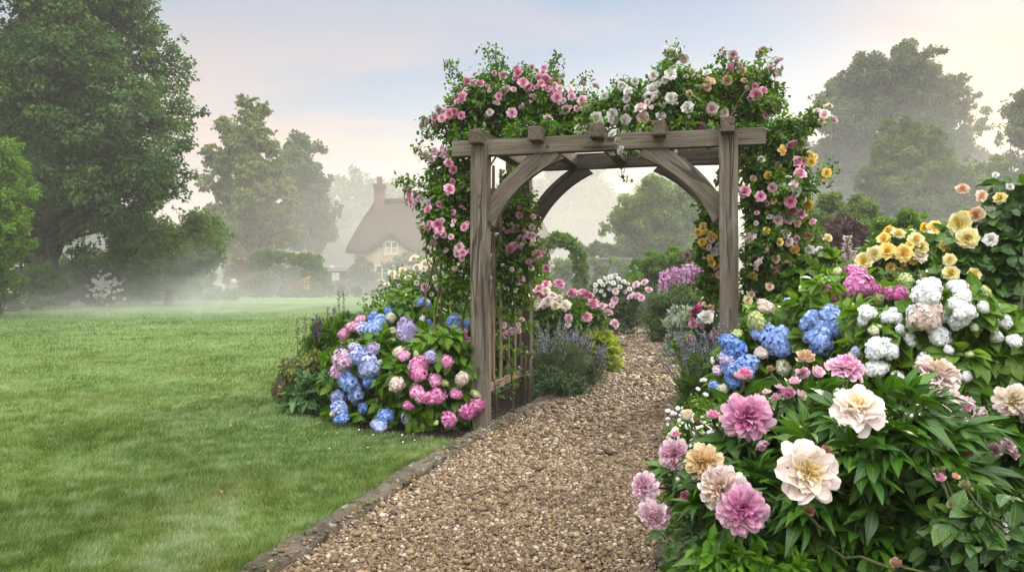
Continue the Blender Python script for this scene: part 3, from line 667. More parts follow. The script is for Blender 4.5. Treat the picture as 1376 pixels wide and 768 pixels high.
B5 = [(720, 255, 30), (760, 245, 34), (800, 250, 30), (735, 285, 36), (780, 285, 40), (825, 285, 30), (750, 320, 40), (800, 325, 40), (845, 310, 36), (700, 310, 40), (880, 290, 40), (915, 270, 36), (940, 310, 40), (650, 290, 40), (600, 280, 30), (880, 255, 26), (920, 235, 24)]
tree('large grey tree mass almost lost in the fog, framed inside the arch', B5, 118, 780, M_FAR, 50000, .6, .5, group='trees around the garden', sub=24)
B6 = [(880, 262, 24), (910, 270, 26), (860, 285, 28), (835, 292, 18), (895, 300, 34), (930, 300, 26), (850, 318, 24), (815, 308, 12), (880, 335, 28), (925, 335, 26), (870, 250, 14), (950, 290, 20), (840, 340, 14)]
tree('rounded soft green lime tree standing alone beyond the arch', B6, 44, 888, M_LIME, 52000, .20, .16, group='trees around the garden', sub=30)
# trees on the flower side
R1 = [(1130, 125, 30), (1165, 110, 34), (1205, 100, 34), (1245, 108, 32), (1275, 130, 28), (1115, 165, 32), (1155, 160, 40), (1205, 150, 45), (1255, 160, 36), (1295, 165, 22), (1315, 178, 16), (1120, 210, 34), (1165, 215, 40), (1210, 205, 45), (1270, 210, 36), (1310, 215, 26), (1110, 255, 30), (1150, 265, 34), (1240, 250, 44), (1290, 255, 34), (1225, 95, 20), (1110, 290, 30), (1190, 290, 40), (1270, 300, 40)]
tree('huge dark domed chestnut against the glowing sky, tallest beside the arch', R1, 60, 1190, M_DARKTREE, 110000, .36, .6, group='trees around the garden', sub=30, subr=(.18, .34))
R2 = [(1215, 180, 26), (1250, 190, 24), (1190, 205, 24), (1230, 220, 34), (1275, 215, 24), (1170, 240, 26), (1205, 260, 34), (1255, 258, 32), (1300, 245, 26), (1330, 235, 22), (1175, 285, 28), (1225, 295, 34), (1280, 290, 34), (1320, 280, 30), (1160, 265, 16), (1350, 270, 30)]
tree('bushy mid-green beech growing in front of the dark chestnut', R2, 47, 1240, M_MIDTREE, 90000, .24, .35, group='trees around the garden', sub=32, subr=(.18, .34))
R3 = [(1365, 150, 18), (1385, 135, 26), (1352, 185, 16), (1380, 180, 26), (1360, 220, 20), (1395, 215, 30), (1342, 215, 10), (1370, 260, 30), (1400, 260, 40), (1410, 170, 30)]
tree('airy dark tree cut by the picture edge, sunrise glow beside it', R3, 52, 1395, M_DARKTREE, 26000, .28, .3, group='trees around the garden', sub=22)
R4 = [(1095, 285, 14), (1120, 275, 20), (1150, 285, 22), (1175, 300, 16), (1105, 310, 26), (1140, 312, 26), (1165, 320, 20), (1085, 320, 16), (1120, 345, 26)]
tree('soft sage green rounded bush behind the purple shrub', R4, 30, 1130, M_LIME, 26000, .14, .08, name='bush', cat='bush', sub=26)
R5 = [(1110, 315, 16), (1135, 308, 20), (1160, 315, 18), (1120, 340, 24), (1150, 340, 24), (1178, 335, 16), (1100, 345, 14), (1185, 360, 20), (1140, 370, 26), (1105, 375, 20)]
tree('dark plum-purple leaved shrub between the climbing roses and yellow roses', R5, 19, 1140, M_PURPLE, 20000, .085, .05, L_SMALL, name='purple_shrub', cat='shrub', sub=26)
R6 = [(1190, 310, 18), (1215, 300, 20), (1240, 302, 18), (1262, 312, 14), (1205, 330, 26), (1245, 330, 24), (1280, 325, 18), (1180, 335, 14), (1225, 355, 26), (1270, 350, 24)]
tree('fresh light green shrub rising just above the yellow roses', R6, 15, 1228, M_FRESH, 20000, .075, .04, L_SMALL, name='shrub', cat='shrub', sub=24)
R7 = [(860, 358, 14), (880, 352, 16), (905, 348, 18), (930, 352, 16), (855, 378, 16), (885, 374, 20), (915, 374, 20), (870, 392, 16), (940, 375, 16), (845, 392, 8)]
tree('wide yellow-green shrub beside the path bend under the lime tree', R7, 29, 895, M_FRESH, 26000, .12, .06, name='shrub', cat='shrub', sub=26)

# ------------------------------------------------------------------ borders at the far edge of the lawn
def downfill(B, step=1.5):
    """spheres that carry a plant's foliage down to the ground"""
    o = []
    for b in B:
        z = b[2]-b[3]*step
        while z > b[3]*.35 and len(o) < 60:
            o.append((b[0]+rng.normal()*b[3]*.3, b[1]+abs(rng.normal())*b[3]*.4, z, b[3]*.9)); z -= b[3]*step
    return np.array(o) if o else np.zeros((0, 4))
def bush(label, bl, Yd, mat, n, lsize, T=L_DOT, name='bush', cat='bush', group=None, sub=22, droop=.2, stem_mat=None, jit=.6, up=.8, out_=.6, nstem=9, subr=(.26, .46), flat=.8, shell=(.45, 1.0)):
    B = spheres(bl, Yd, jit); c = (B[:, :2]*B[:, 3:4]**2).sum(0)/(B[:, 3]**2).sum()
    root = thing(name, label, cat, (c[0], c[1], 0), group)
    g = Geo(); leaves(g, B, n, T, lsize, 0, sub, subr, droop, out_, flat, shell, up)
    g.build('foliage', mat, root)
    g = Geo()
    for b in B[rng.permutation(len(B))[:nstem]]:
        q, r = limb((c[0]+rng.normal()*.08, c[1]+rng.normal()*.08, -.02), b[:3]+rng.normal(size=3)*b[3]*.2, .012*Yd/10+.004, .003, 6, .15); g.tube(q, r, 5)
    g.build('stem', stem_mat or M_STEM, root, uv=False)
    return root, B
M_WHITE = petalmat('white_petal', (.62, .58, .42), (.74, .72, .66), (.82, .81, .79))
M_BLUSH = petalmat('blush_petal', (.74, .42, .40), (.80, .62, .58), (.84, .76, .72))
M_PINK = petalmat('pink_petal', (.60, .08, .24), (.75, .27, .43), (.84, .53, .65), .32)
M_PALEPINK = petalmat('pale_pink_petal', (.70, .26, .42), (.78, .44, .56), (.83, .64, .71))
M_DEEP = petalmat('deep_pink_petal', (.45, .03, .18), (.58, .08, .28), (.66, .20, .40))
M_DUSTY = petalmat('dusty_pink_petal', (.42, .20, .24), (.55, .34, .38), (.66, .50, .52))
M_YELLOW = petalmat('yellow_petal', (.82, .46, .03), (.86, .60, .06), (.88, .72, .20))
M_PALEYEL = petalmat('pale_yellow_petal', (.84, .58, .10), (.86, .74, .28), (.88, .82, .50))
M_PEACH = petalmat('peach_petal', (.74, .36, .16), (.80, .52, .32), (.84, .68, .52))
M_CREAM = petalmat('cream_petal', (.78, .60, .26), (.82, .72, .52), (.85, .78, .68))
M_RED = petalmat('coral_petal', (.45, .04, .03), (.60, .10, .07), (.70, .22, .16))
M_CREAMPINK = petalmat('cream_pink_petal', (.80, .50, .30), (.83, .66, .55), (.85, .72, .68))
M_PEONYCREAM = petalmat('cream_peony_petal', (.80, .62, .22), (.84, .73, .54), (.87, .75, .70), .4)
M_APRICOT = petalmat('apricot_petal', (.78, .44, .16), (.82, .58, .30), (.84, .68, .46))
M_PEONYPINK = petalmat('pink_peony_petal', (.60, .10, .32), (.74, .28, .50), (.84, .54, .68), .4)
M_BLUE = petalmat('blue_floret', (.05, .09, .26), (.15, .27, .62), (.34, .48, .80), .15, .10)
M_BLUELILAC = petalmat('blue_lilac_floret', (.14, .18, .40), (.30, .37, .66), (.50, .55, .78), .15, .10)
M_LILAC = petalmat('lilac_floret', (.22, .16, .34), (.44, .36, .60), (.62, .56, .74), .15, .10)
M_PINKLILAC = petalmat('pink_lilac_floret', (.34, .14, .30), (.58, .34, .52), (.74, .56, .68), .15, .10)
M_HPINK = petalmat('pink_floret', (.40, .06, .20), (.66, .20, .42), (.78, .42, .58), .15, .10)
M_MAGENTA = petalmat('magenta_floret', (.28, .03, .15), (.52, .08, .30), (.66, .20, .46), .15, .10)
M_HCREAM = petalmat('cream_floret', (.42, .44, .20), (.66, .66, .42), (.78, .76, .62), .15, .08)
M_HGREEN = petalmat('green_floret', (.26, .34, .08), (.46, .54, .20), (.62, .66, .38), .15, .08)
M_HWHITE = petalmat('white_floret', (.66, .68, .60), (.82, .84, .82), (.88, .89, .89), .15, .06)
M_HBLUSH = petalmat('blush_floret', (.50, .40, .28), (.70, .58, .50), (.80, .70, .64), .15, .08)
M_BUD = petalmat('green_bud', (.14, .18, .05), (.24, .26, .09), (.34, .32, .13), .1, .1)
M_BROWNBUD = petalmat('brown_bud', (.20, .14, .06), (.36, .20, .12), (.46, .26, .18), .1, .1)
MT = dict(white=M_WHITE, blush=M_BLUSH, pink=M_PINK, palepink=M_PALEPINK, deep=M_DEEP, dusty=M_DUSTY, yellow=M_YELLOW, paleyellow=M_PALEYEL, peach=M_PEACH, cream=M_CREAM, coral=M_RED, creampink=M_CREAMPINK, peonycream=M_PEONYCREAM, apricot=M_APRICOT, peonypink=M_PEONYPINK,
          blue=M_BLUE, bluelilac=M_BLUELILAC, lilac=M_LILAC, pinklilac=M_PINKLILAC, hpink=M_HPINK, magenta=M_MAGENTA, hcream=M_HCREAM, hgreen=M_HGREEN, hwhite=M_HWHITE, hblush=M_HBLUSH, bud=M_BUD, brownbud=M_BROWNBUD)
CNAME = dict(white='white', blush='blush white', pink='pink', palepink='pale pink', deep='deep pink', dusty='dusty pink', yellow='golden yellow', paleyellow='pale yellow', peach='peach', cream='cream', coral='coral red', creampink='cream pink', peonycream='cream', apricot='apricot', peonypink='pink',
             blue='blue', bluelilac='pale blue', lilac='lilac', pinklilac='lilac pink', hpink='pink', magenta='magenta', hcream='cream', hgreen='greenish cream', hwhite='white', hblush='cream blush', bud='green', brownbud='brown')
CAMP = np.array([0, 0, EYE])
def surf(px, py, B, Y0):
    d = np.array([(px-CX)/F_PX, 1, -(py-HOR)/F_PX]); a = d@d; best = None
    for b in B:
        oc = CAMP-b[:3]; bb = oc@d; disc = bb*bb-a*(oc@oc-b[3]**2)
        if disc > 0:
            t = (-bb-math.sqrt(disc))/a
            if best is None or t < best[0]: best = (t, unit(CAMP+d*t-b[:3]))
    if best is None:
        near = B[np.argmin(np.linalg.norm(np.array([CAMP+d*b[1]-b[:3] for b in B]), axis=1))]
        t = near[1]; p = CAMP+d*t; return p, unit(p-near[:3])
    return CAMP+d*best[0], best[1]
def bloom(root, p, dia, kind, col, dr, name='bloom', scale=(1, 1, 1), lab=None):
    o = bpy.data.objects.new(name, bloom_mesh(kind, col, MT)); COL.objects.link(o); o.parent = root
    o.location = Vector(p)-root.location
    q = Vector(dr).to_track_quat('Z', 'Y'); o.rotation_mode = 'QUATERNION'; o.rotation_quaternion = q@Matrix.Rotation(rng.uniform(0, 6.28), 3, 'Z').to_quaternion()
    if kind.startswith('mop'): scale = (rng.uniform(.88, 1.2), rng.uniform(.88, 1.2), rng.uniform(.75, 1.0))
    o.scale = (dia*scale[0], dia*scale[1], dia*scale[2])
    o['label'] = lab or CNAME[col]+' '+('flower head' if name == 'flower_head' else 'bud' if name == 'bud' else 'bloom'); return o
def blooms(root, B, Y0, kind, items, name='bloom', face=(.55, .45, .35), proud=.0, stems=None, cap=99, grow=1.0, wild=.22):
    """items: colour -> [(px, py, diameter px)], each set on the near surface of the plant"""
    k = 0
    for col, lst in items.items():
        for it in lst:
            if k >= cap: return
            px, py, dp = it[:3]; p, nr = surf(px, py, B, Y0); dia = grow*dp*p[1]/F_PX; tc_ = unit(CAMP-p)
            dr = unit(nr*face[0]+tc_*face[1]+np.array([0, 0, face[2]])+rng.normal(size=3)*wild)
            p = p+tc_*(proud*dia); kd = it[3] if len(it) > 3 else kind
            bloom(root, p, dia, kd, col, dr, 'bud' if kd == 'bud' else name); k += 1
            if stems is not None: stems.append((p-dr*dia*.2, dr))
def plantblooms(pts, n):
    """pixel dots (x0,y0,x1,y1) filled with n random flowers"""
    return [(rng.uniform(pts[0], pts[2]), rng.uniform(pts[1], pts[3]), pts[4]*rng.uniform(.75, 1.25)) for _ in range(n)]
# border under the oak
r_, B_ = bush('pink and white shrub rose at the lawn edge under the maple', [(5, 380, 14), (-10, 390, 18), (10, 400, 14), (-5, 370, 12)], 28, M_HEDGE, 3500, .11, name='rose_bush', cat='rose bush', group='rose bushes')
blooms(r_, B_, 28, 'rose', dict(palepink=[(13, 377, 5), (8, 374, 4), (16, 380, 4), (3, 371, 4)], white=[(4, 383, 5), (10, 388, 4), (14, 392, 4), (6, 393, 4), (2, 378, 4)]))
bush('low mounded green perennial edging the lawn below the feathery shrub', [(20, 407, 12), (45, 405, 12), (0, 408, 14), (62, 408, 8), (-30, 405, 20)], 31, M_SAGE, 5000, .10, name='border_plant', cat='plant')
bush('feathery green grassy clump between the maple and the white shrub rose', [(40, 375, 18), (60, 372, 18), (50, 390, 20), (75, 385, 14), (25, 385, 14)], 33, M_HEDGE, 6000, .16, L_LANCE2, name='feathery_plant', cat='plant', up=.2, droop=-.6)
bush('dull violet hazy catmint clump beside the white shrub rose', [(90, 392, 12), (103, 388, 10), (80, 400, 10)], 36, leafmat('catmint_leaf', (.07, .075, .07), (.13, .12, .13), (.18, .16, .2)), 2600, .12, name='catmint', cat='plant')
r_, B_ = bush('big white-flowering shrub rose against the dark hedge across the lawn', [(120, 375, 15), (140, 378, 18), (155, 388, 14), (130, 392, 18), (150, 398, 12), (112, 388, 12), (145, 405, 8)], 37, M_HEDGE, 6000, .11, name='rose_bush', cat='rose bush', group='rose bushes')
blooms(r_, B_, 37, 'rose', dict(white=[(*((137, 384)+rng.normal(size=2)*np.array([14, 10])), rng.uniform(3.5, 5.0)) for _ in range(80)]), proud=.2)
bush('pale green low shrub trailing from the white shrub rose', [(170, 397, 10), (185, 393, 12), (198, 398, 10), (175, 404, 8), (212, 396, 10)], 40, M_SAGE, 3500, .12, name='border_plant', cat='plant')
bush('dark clipped hedge closing the garden behind the white shrub rose', [(100, 370, 24), (130, 360, 26), (165, 365, 26), (195, 375, 22), (75, 365, 24), (215, 385, 18), (115, 390, 22), (160, 390, 20)], 44, M_HEDGE, 22000, .16, name='hedge', cat='hedge', jit=.3, sub=30)
r_, B_ = bush('red dahlia clump glowing at the foot of the hawthorn', [(268, 387, 10), (258, 391, 8), (280, 391, 8)], 44, M_HEDGE, 1800, .13, name='dahlia', cat='flower')
blooms(r_, B_, 44, 'rose', dict(coral=[(258, 382, 6), (264, 384, 6), (270, 385, 7), (277, 383, 6), (282, 386, 6), (268, 379, 5), (274, 389, 6), (262, 388, 5)]), proud=.2)
bush('low dusky green planting below the hawthorn and dahlias', [(230, 398, 9), (250, 399, 9), (275, 399, 9), (295, 396, 10), (310, 397, 9), (215, 401, 8)], 45, M_SAGE, 5000, .14, name='border_plant', cat='plant')
bush('coppery gold clipped hedge panel between hawthorn and clipped arch', [(312, 358, 10), (326, 358, 10), (312, 374, 11), (328, 374, 11), (318, 388, 11), (334, 388, 9)], 52, M_GOLD, 9000, .16, name='hedge', cat='hedge', jit=.2, sub=30, shell=(.6, 1.0))
ga = [(350, 350, 12), (348, 366, 12), (350, 382, 12), (360, 345, 10), (376, 347, 9), (392, 348, 9), (408, 349, 9), (420, 354, 12), (424, 368, 13), (424, 384, 13), (432, 376, 9), (412, 366, 7), (340, 372, 8)]
bush('clipped green hedge archway at the end of the lawn', ga, 53, M_THORN, 18000, .17, name='hedge_arch', cat='hedge', jit=.2, sub=26, shell=(.55, 1.0))
bush('grey green flower border in front of the hedge archway', [(360, 393, 8), (380, 393, 8), (400, 393, 8), (420, 393, 8), (440, 391, 8), (345, 393, 8), (460, 392, 7), (480, 392, 7)], 51, M_SAGE, 6500, .15, name='border_plant', cat='plant')
bush('dark clipped hedge seen through the hedge archway', [(355, 372, 14), (375, 368, 14), (395, 370, 14), (412, 372, 12), (385, 384, 12), (365, 386, 12), (405, 386, 10)], 59, M_HEDGE, 9000, .2, name='hedge', cat='hedge', jit=.3)
M_ORANGE = petalmat('orange_spire_petal', (.62, .22, .06), (.72, .34, .14), (.78, .46, .24))
def spire(root, base, h, r, mat, name='flower_spike', n=60, lean=None, bare=.35, fsz=.95):
    g = Geo(); base = np.array(base, float); top = base+np.array([rng.normal()*.04*h, rng.normal()*.04*h, h]) if lean is None else base+np.array(lean)*h
    t = np.linspace(0, 1, 6)[:, None]; p = base+(top-base)*t; g.tube(p, np.linspace(r*.22+.0015, r*.1+.001, 6), 4, 1)
    s = bare+(1-bare)*rng.random(n)**.9; th = rng.uniform(0, 6.28, n); rr = r*(1.15-.8*(s-bare)/(1-bare))
    pos = base+(top-base)*s[:, None]+np.column_stack([np.cos(th)*rr*.5, np.sin(th)*rr*.5, np.zeros(n)])
    fr = frames(np.column_stack([np.cos(th), np.sin(th), np.full(n, .5)]), rdir(n)); g.scatter(L_SMALL, pos, fr, np.repeat(r*fsz, n)*rng.uniform(.7, 1.2, n), rng.random(n))
    return g.build(name, [mat, M_STEM], root, uv=False)
q = G(406, 399); fx = thing('foxtail_lily', 'pale orange foxtail lily spires before the hedge archway', 'flower', (q[0], 50, 0))
for k, x in enumerate((399, 405, 411, 415)):
    b_ = P(x, 395, 50); spire(fx, (b_[0], 50+rng.normal()*.3, .1), rng.uniform(.9, 1.3), .11, M_ORANGE, n=50, bare=.3)
M_STONEB = plainmat('pale_stone', (.34, .32, .28), (.48, .46, .41), 3, .85, .4)
# stone ball finial on a pier by the copper hedge
p_ = P(314, 379, 50); fin_ = thing('stone_finial', 'pale stone ball on a short pier before the copper hedge', 'ornament', (p_[0], 50, 0))
g = geo_ball(10, 16); g2 = Geo(); g2.add(g.V[0]*.42+np.array([p_[0], 50, 1.0]), g.Q[0]); g2.build('ball', M_STONEB, fin_, uv=False)
g = Geo(); g.box((p_[0], 50, .36), (.16, .16, .36)); g.box((p_[0], 50, .76), (.22, .22, .04)); g.build('pier', M_STONEB, fin_, smooth=False, uv=False)

# ------------------------------------------------------------------ cottage
CY = 64.0
M_THATCH = plainmat('thatch', (.026, .018, .011), (.085, .060, .040), 5, .95, .9, .05, (3, 3, .6), .08)
M_CSTONE = None
m = newmat('cottage_stone'); br = N('ShaderNodeTexBrick'); mp = N('ShaderNodeMapping'); lk(objco(), mp.inputs[0]); mp.inputs['Rotation'].default_value = (PI/2, 0, 0); lk(mp.outputs[0], br.inputs['Vector'])
br.inputs['Color1'].default_value = (.42, .31, .18, 1); br.inputs['Color2'].default_value = (.30, .22, .13, 1); br.inputs['Mortar'].default_value = (.36, .30, .22, 1); br.inputs['Scale'].default_value = 2.2; br.inputs['Mortar Size'].default_value = .02
c = mixc(noise(objco(), 1.2, 5), br.outputs[0], (.44, .34, .20)); out(principled(c, .9, .1)); M_CSTONE = m
M_BRICK = plainmat('chimney_brick', (.09, .052, .036), (.17, .105, .07), 4, .9, .4)
M_PANE = newmat('window_glass'); out(principled((.05, .06, .07), .08, .6)); M_FRAME = plainmat('window_paint', (.55, .55, .52), (.66, .66, .62), 3, .6, .1)
M_SLATE = plainmat('slate_roof', (.20, .21, .21), (.30, .31, .31), 3, .7, .3)
M_DARKW = plainmat('dark_timber', (.03, .025, .02), (.06, .05, .04), 5, .9, .3)
def CW(px, py, dy=0): return P(px, py, CY+dy)
x0, x1 = CW(476, 370)[0], CW(738, 370)[0]; cdep = 6.4; zE = CW(0, 335)[2]; zR = CW(0, 266)[2]
cot = thing('thatched_cottage', 'misty golden stone cottage with a steep brown thatched roof and chimney', 'cottage', ((x0+x1)/2, CY, 0))
g = Geo(); g.box(((x0+x1)/2, CY+cdep/2, zE/2+.1), ((x1-x0)/2, cdep/2, zE/2+.1)); g.box((CW(527, 0)[0], CY+.35, zE+.6), (.80, .3, .75)); g.build('wall', M_CSTONE, cot, smooth=False, uv=False)
# thatch: a hipped roof with an eyebrow over the upper window, thick rounded eaves
g = Geo(); nu_, nv_ = 60, 14; V = []; ex = CW(527, 0)[0]
for side in (0, 1):
    for j in range(nv_+1):
        t = j/nv_
        for i in range(nu_+1):
            s = i/nu_; hip = 1.75*t**1.15
            xx = (x0-.45+hip*1.0)+(x1-x0+.9-hip*2.0)*s
            yy_ = (CY-.55+(cdep/2+.55)*t) if side == 0 else (CY+cdep+.55-(cdep/2+.55)*t)
            z = zE-.1+(zR-zE+.1)*(t**.92)
            if side == 0:
                e = math.exp(-((xx-ex)/1.15)**2); z += e*1.35*(1-t)**1.4
            z += .06*math.sin(xx*1.7+t*3)+.03*math.sin(xx*5)
            V.append([xx, yy_, z])
Q = [[s*(nu_+1)*(nv_+1)+j*(nu_+1)+i, s*(nu_+1)*(nv_+1)+j*(nu_+1)+i+1, s*(nu_+1)*(nv_+1)+(j+1)*(nu_+1)+i+1, s*(nu_+1)*(nv_+1)+(j+1)*(nu_+1)+i] for s in (0, 1) for j in range(nv_) for i in range(nu_)]
V = np.array(V); M_ = (nu_+1)*(nv_+1)
for i_ in (0, nu_):                                     # hip ends
    Q += [[j*(nu_+1)+i_, M_+j*(nu_+1)+i_, M_+(j+1)*(nu_+1)+i_, (j+1)*(nu_+1)+i_] for j in range(nv_)]
g.add(V, Q); roof = g.build('roof', M_THATCH, cot, uv=False)
sd_ = roof.modifiers.new('thickness', 'SOLIDIFY'); sd_.thickness = .38; sd_.offset = -1
g = Geo(); g.tube([(x0+1.6, CY+cdep/2, zR+.05), ((x0+x1)/2, CY+cdep/2, zR+.10), (x1-1.6, CY+cdep/2, zR+.05)], .24, 8); g.build('ridge_cap', M_THATCH, cot, uv=False)
cx_ = CW(502, 0)[0]; ch_z = P(502, 252, CY+cdep/2)[2]
g = Geo(); g.box((cx_, CY+cdep/2-.2, (zR+ch_z)/2-.5), (.42, .42, (ch_z-zR)/2+.6)); g.box((cx_, CY+cdep/2-.2, ch_z+.1), (.5, .5, .14)); chim = g.build('chimney', M_BRICK, cot, smooth=False, uv=False)
g = Geo(); g.tube([(cx_, CY+cdep/2-.2, ch_z+.2), (cx_, CY+cdep/2-.2, ch_z+.85)], [.24, .2], 10); pot = g.build('chimney_pot', M_BRICK, cot, uv=False)
def window(px, py, w, h, dy=-.04, nx=3):
    c = CW(px, py); g = Geo(); y_ = CY+dy-.02
    g.box((c[0], y_, c[2]+h/2), (w/2+.05, .04, .05)); g.box((c[0], y_, c[2]-h/2), (w/2+.12, .07, .06))
    for k in range(nx+1): g.box((c[0]-w/2+w*k/nx, y_-.003, c[2]), (.035, .04, h/2-.01))
    g.box((c[0], y_-.008, c[2]), (w/2, .03, .02)); f = g.build('window', M_FRAME, cot, smooth=False, uv=False)
    g = Geo(); g.box((c[0], y_+.03, c[2]), (w/2, .02, h/2)); p = g.build('pane', M_PANE, cot, smooth=False, uv=False); p.parent = f; p.location = (0, 0, 0)
window(526, 333, .95, .95, dy=.02, nx=2); window(518, 367, 1.5, 1.2); window(640, 367, 1.5, 1.2); window(700, 365, 1.3, 1.1)
c = CW(575, 378); g = Geo(); g.box((c[0], CY-.05, 1.0), (.5, .05, 1.0)); g.build('door', M_DARKW, cot, smooth=False, uv=False)
# creeper and shrubs on the front of the cottage
bush('misty dark creeper and shrubs growing against the cottage front wall', [(490, 358, 12), (482, 372, 14), (535, 352, 8), (548, 350, 9), (562, 352, 10), (520, 356, 8), (560, 370, 14), (590, 362, 14), (500, 378, 12), (620, 366, 14), (655, 362, 14)], CY-2, M_HEDGE, 14000, .22, name='creeper', cat='creeper', sub=20)
bush('pale rose hedge below the cottage windows', [(470, 384, 8), (490, 386, 8), (510, 387, 8), (530, 386, 9), (550, 386, 9), (570, 386, 9), (600, 386, 9), (640, 386, 9), (455, 384, 7)], CY-6, leafmat('rose_hedge_leaf', (.05, .05, .03), (.12, .10, .07), (.22, .16, .13)), 9000, .2, name='hedge', cat='hedge')
# low outbuilding beside the cottage
sx0, sx1 = CW(434, 0)[0], CW(472, 0)[0]; sh = thing('garden_shed', 'low open-fronted shed with a pale grey roof beside the cottage', 'shed', ((sx0+sx1)/2, CY+1, 0))
g = Geo(); g.box(((sx0+sx1)/2, CY+2, CW(0, 361)[2]), ((sx1-sx0)/2+.2, 1.4, .09)); g.build('roof', M_SLATE, sh, smooth=False, uv=False)
g = Geo(); g.box(((sx0+sx1)/2, CY+3.2, .9), ((sx1-sx0)/2, .1, .9)); g.box((sx0+.1, CY+2, .9), (.08, 1.1, .9)); g.build('wall', M_DARKW, sh, smooth=False, uv=False)
g = Geo(); c = CW(448, 377); g.box((c[0], CY+.85, c[2]-.1), (.30, .04, .75)); g.build('door', M_FRAME, sh, smooth=False, uv=False)

# rustic rose arch, gate piers and wall seen through the garden arch
ry = 33.0; ra = thing('rose_arbour', 'round-topped metal arbour smothered in leafy rambler, seen through the oak arch', 'arbour', (P(755, 370, ry)[0], ry, 0))
g = Geo()
for dy in (-.35, .35):
    th = np.linspace(0, PI, 18); cx_, cz_ = P(752, 0, ry)[0], 1.4+.35; rw = 28*ry/F_PX; rh = 48*ry/F_PX
    pts = [(cx_-rw, ry+dy, 0), (cx_-rw, ry+dy, cz_)]+[(cx_-rw*math.cos(t), ry+dy, cz_+(rh-.35)*math.sin(t)) for t in th[1:-1]]+[(cx_+rw, ry+dy, cz_), (cx_+rw, ry+dy, 0)]
    g.tube(pts, .035, 6)
g.build('frame', M_DARKW, ra, uv=False)
Bp = np.array([[*P(x, y, ry+d), 8*ry/F_PX] for d in (-.35, .35) for x, y in ((727, 375), (726, 358), (728, 342), (735, 328), (748, 321), (760, 322), (770, 330), (777, 343), (780, 358), (780, 375), (780, 388), (727, 388))])
g = Geo(); leaves(g, Bp, 11000, L_DOT, .13, 0, 20, (.4, .7)); g.build('foliage', M_THORN, ra, uv=False)
wy = 41.0; M_GWALL = plainmat('garden_wall_stone', (.10, .095, .075), (.19, .175, .145), 2.5, .9, .5)
gw = thing('garden_wall', 'grey rendered garden wall with a pale coping beyond the arbour', 'wall', (P(815, 370, wy)[0], wy, 0))
a_, b_ = P(786, 0, wy)[0], P(846, 0, wy)[0]; zt_ = P(0, 348, wy)[2]
g = Geo(); g.box(((a_+b_)/2, wy, zt_/2-.05), ((b_-a_)/2, .18, zt_/2)); g.build('wall_body', M_GWALL, gw, smooth=False, uv=False)
g = Geo(); g.box(((a_+b_)/2, wy, zt_+.02), ((b_-a_)/2+.1, .26, .06)); g.build('coping', M_GWALL, gw, smooth=False, uv=False)
bush('rounded ivy clump growing up the middle of the rendered wall', [(808, 362, 8), (812, 375, 10), (800, 378, 8), (822, 380, 8), (795, 352, 6), (826, 352, 7), (838, 360, 8), (843, 372, 8)], 39.5, M_LIME, 6000, .13, name='ivy', cat='ivy')
bush('misty green shrubs screening the far side of the arbour', [(735, 385, 14), (755, 375, 16), (772, 385, 14), (745, 360, 12), (765, 358, 11)], 46, M_LIME, 6000, .17, name='bush', cat='bush')
bush('pale shrub behind the wall at the foot of the lime tree', [(800, 335, 10), (790, 340, 9), (815, 338, 12), (835, 345, 12), (780, 350, 8)], 50, M_FAR, 4500, .2, name='bush', cat='bush')

# ------------------------------------------------------------------ morning mist
m = newmat('haze_volume'); pv = N('ShaderNodeVolumePrincipled'); pv.inputs['Color'].default_value = (.98, .98, .98, 1); pv.inputs['Density'].default_value = .0011; pv.inputs['Anisotropy'].default_value = .15
o_ = N('ShaderNodeOutputMaterial'); lk(pv.outputs[0], o_.inputs['Volume'])
g = Geo(); g.box((0, 125, 11.5), (235, 160, 12.75)); hz_ = g.build('haze', m, smooth=False, uv=False); tag(hz_, kind='stuff')

def mist(c, r, dens, rz=0.0, tilt=0.0, wisp=0.0, aniso=.3):
    """a bank of ground mist that thins out towards its rim"""
    m = newmat('mist_volume'); pv = N('ShaderNodeVolumePrincipled'); pv.inputs['Color'].default_value = (1.0, .975, .94, 1); pv.inputs['Anisotropy'].default_value = aniso
    mp = N('ShaderNodeMapping'); lk(objco(), mp.inputs[0]); mp.inputs['Scale'].default_value = tuple(1/x for x in r)
    gr = N('ShaderNodeTexGradient', gradient_type='QUADRATIC_SPHERE'); lk(mp.outputs[0], gr.inputs[0]); d = gr.outputs['Fac']
    n = noise(mp.outputs[0], 2.2 if not wisp else 3.0, 3, .6, .8)
    d = mth('MULTIPLY', d, mth('MAXIMUM', mth('MULTIPLY', mth('SUBTRACT', n, .42 if wisp else .25), 4.0 if wisp else 3.0), 0.0))
    lk(mth('MULTIPLY', d, dens), pv.inputs['Density'])
    lk(pv.outputs[0], N('ShaderNodeOutputMaterial').inputs['Volume'])
    b = geo_ball(16, 24); g = Geo(); V = b.V[0]*2*np.array(r)
    g.add(V, b.Q[0]); o = g.build('mist', m, uv=False); o.location = c; o.rotation_euler = (tilt, 0, rz); tag(o, kind='stuff'); return o
mist((-14, 54, 1), (50, 12, 15), .043)
mist((26, 53.8, 1), (48, 6.5, 22), .105)
mist((22, 37.5, 1), (44, 4.2, 12), .105)
mist((0, 86, 2), (100, 19, 34), .040)
mist((-14, 34, 0), (36, 15, 2.4), .075)
w_ = P(272, 425, 25); mist((w_[0], 25, .8), (1.7, 2.4, 1.9), .42, 0, 0, 1.0)
w_ = P(300, 398, 33); mist((w_[0], 33, 1.0), (4.5, 3.0, 2.4), .26, 0, 0, 1.0)
w_ = P(170, 432, 26); mist((w_[0], 26, .3), (7, 3, .8), .25, 0, 0, 1.0)
M_WOODS_ = leafmat('far_wood_leaf', (.03, .05, .03), (.05, .075, .04), (.07, .10, .05), .7, .2, .1, patch=.06)
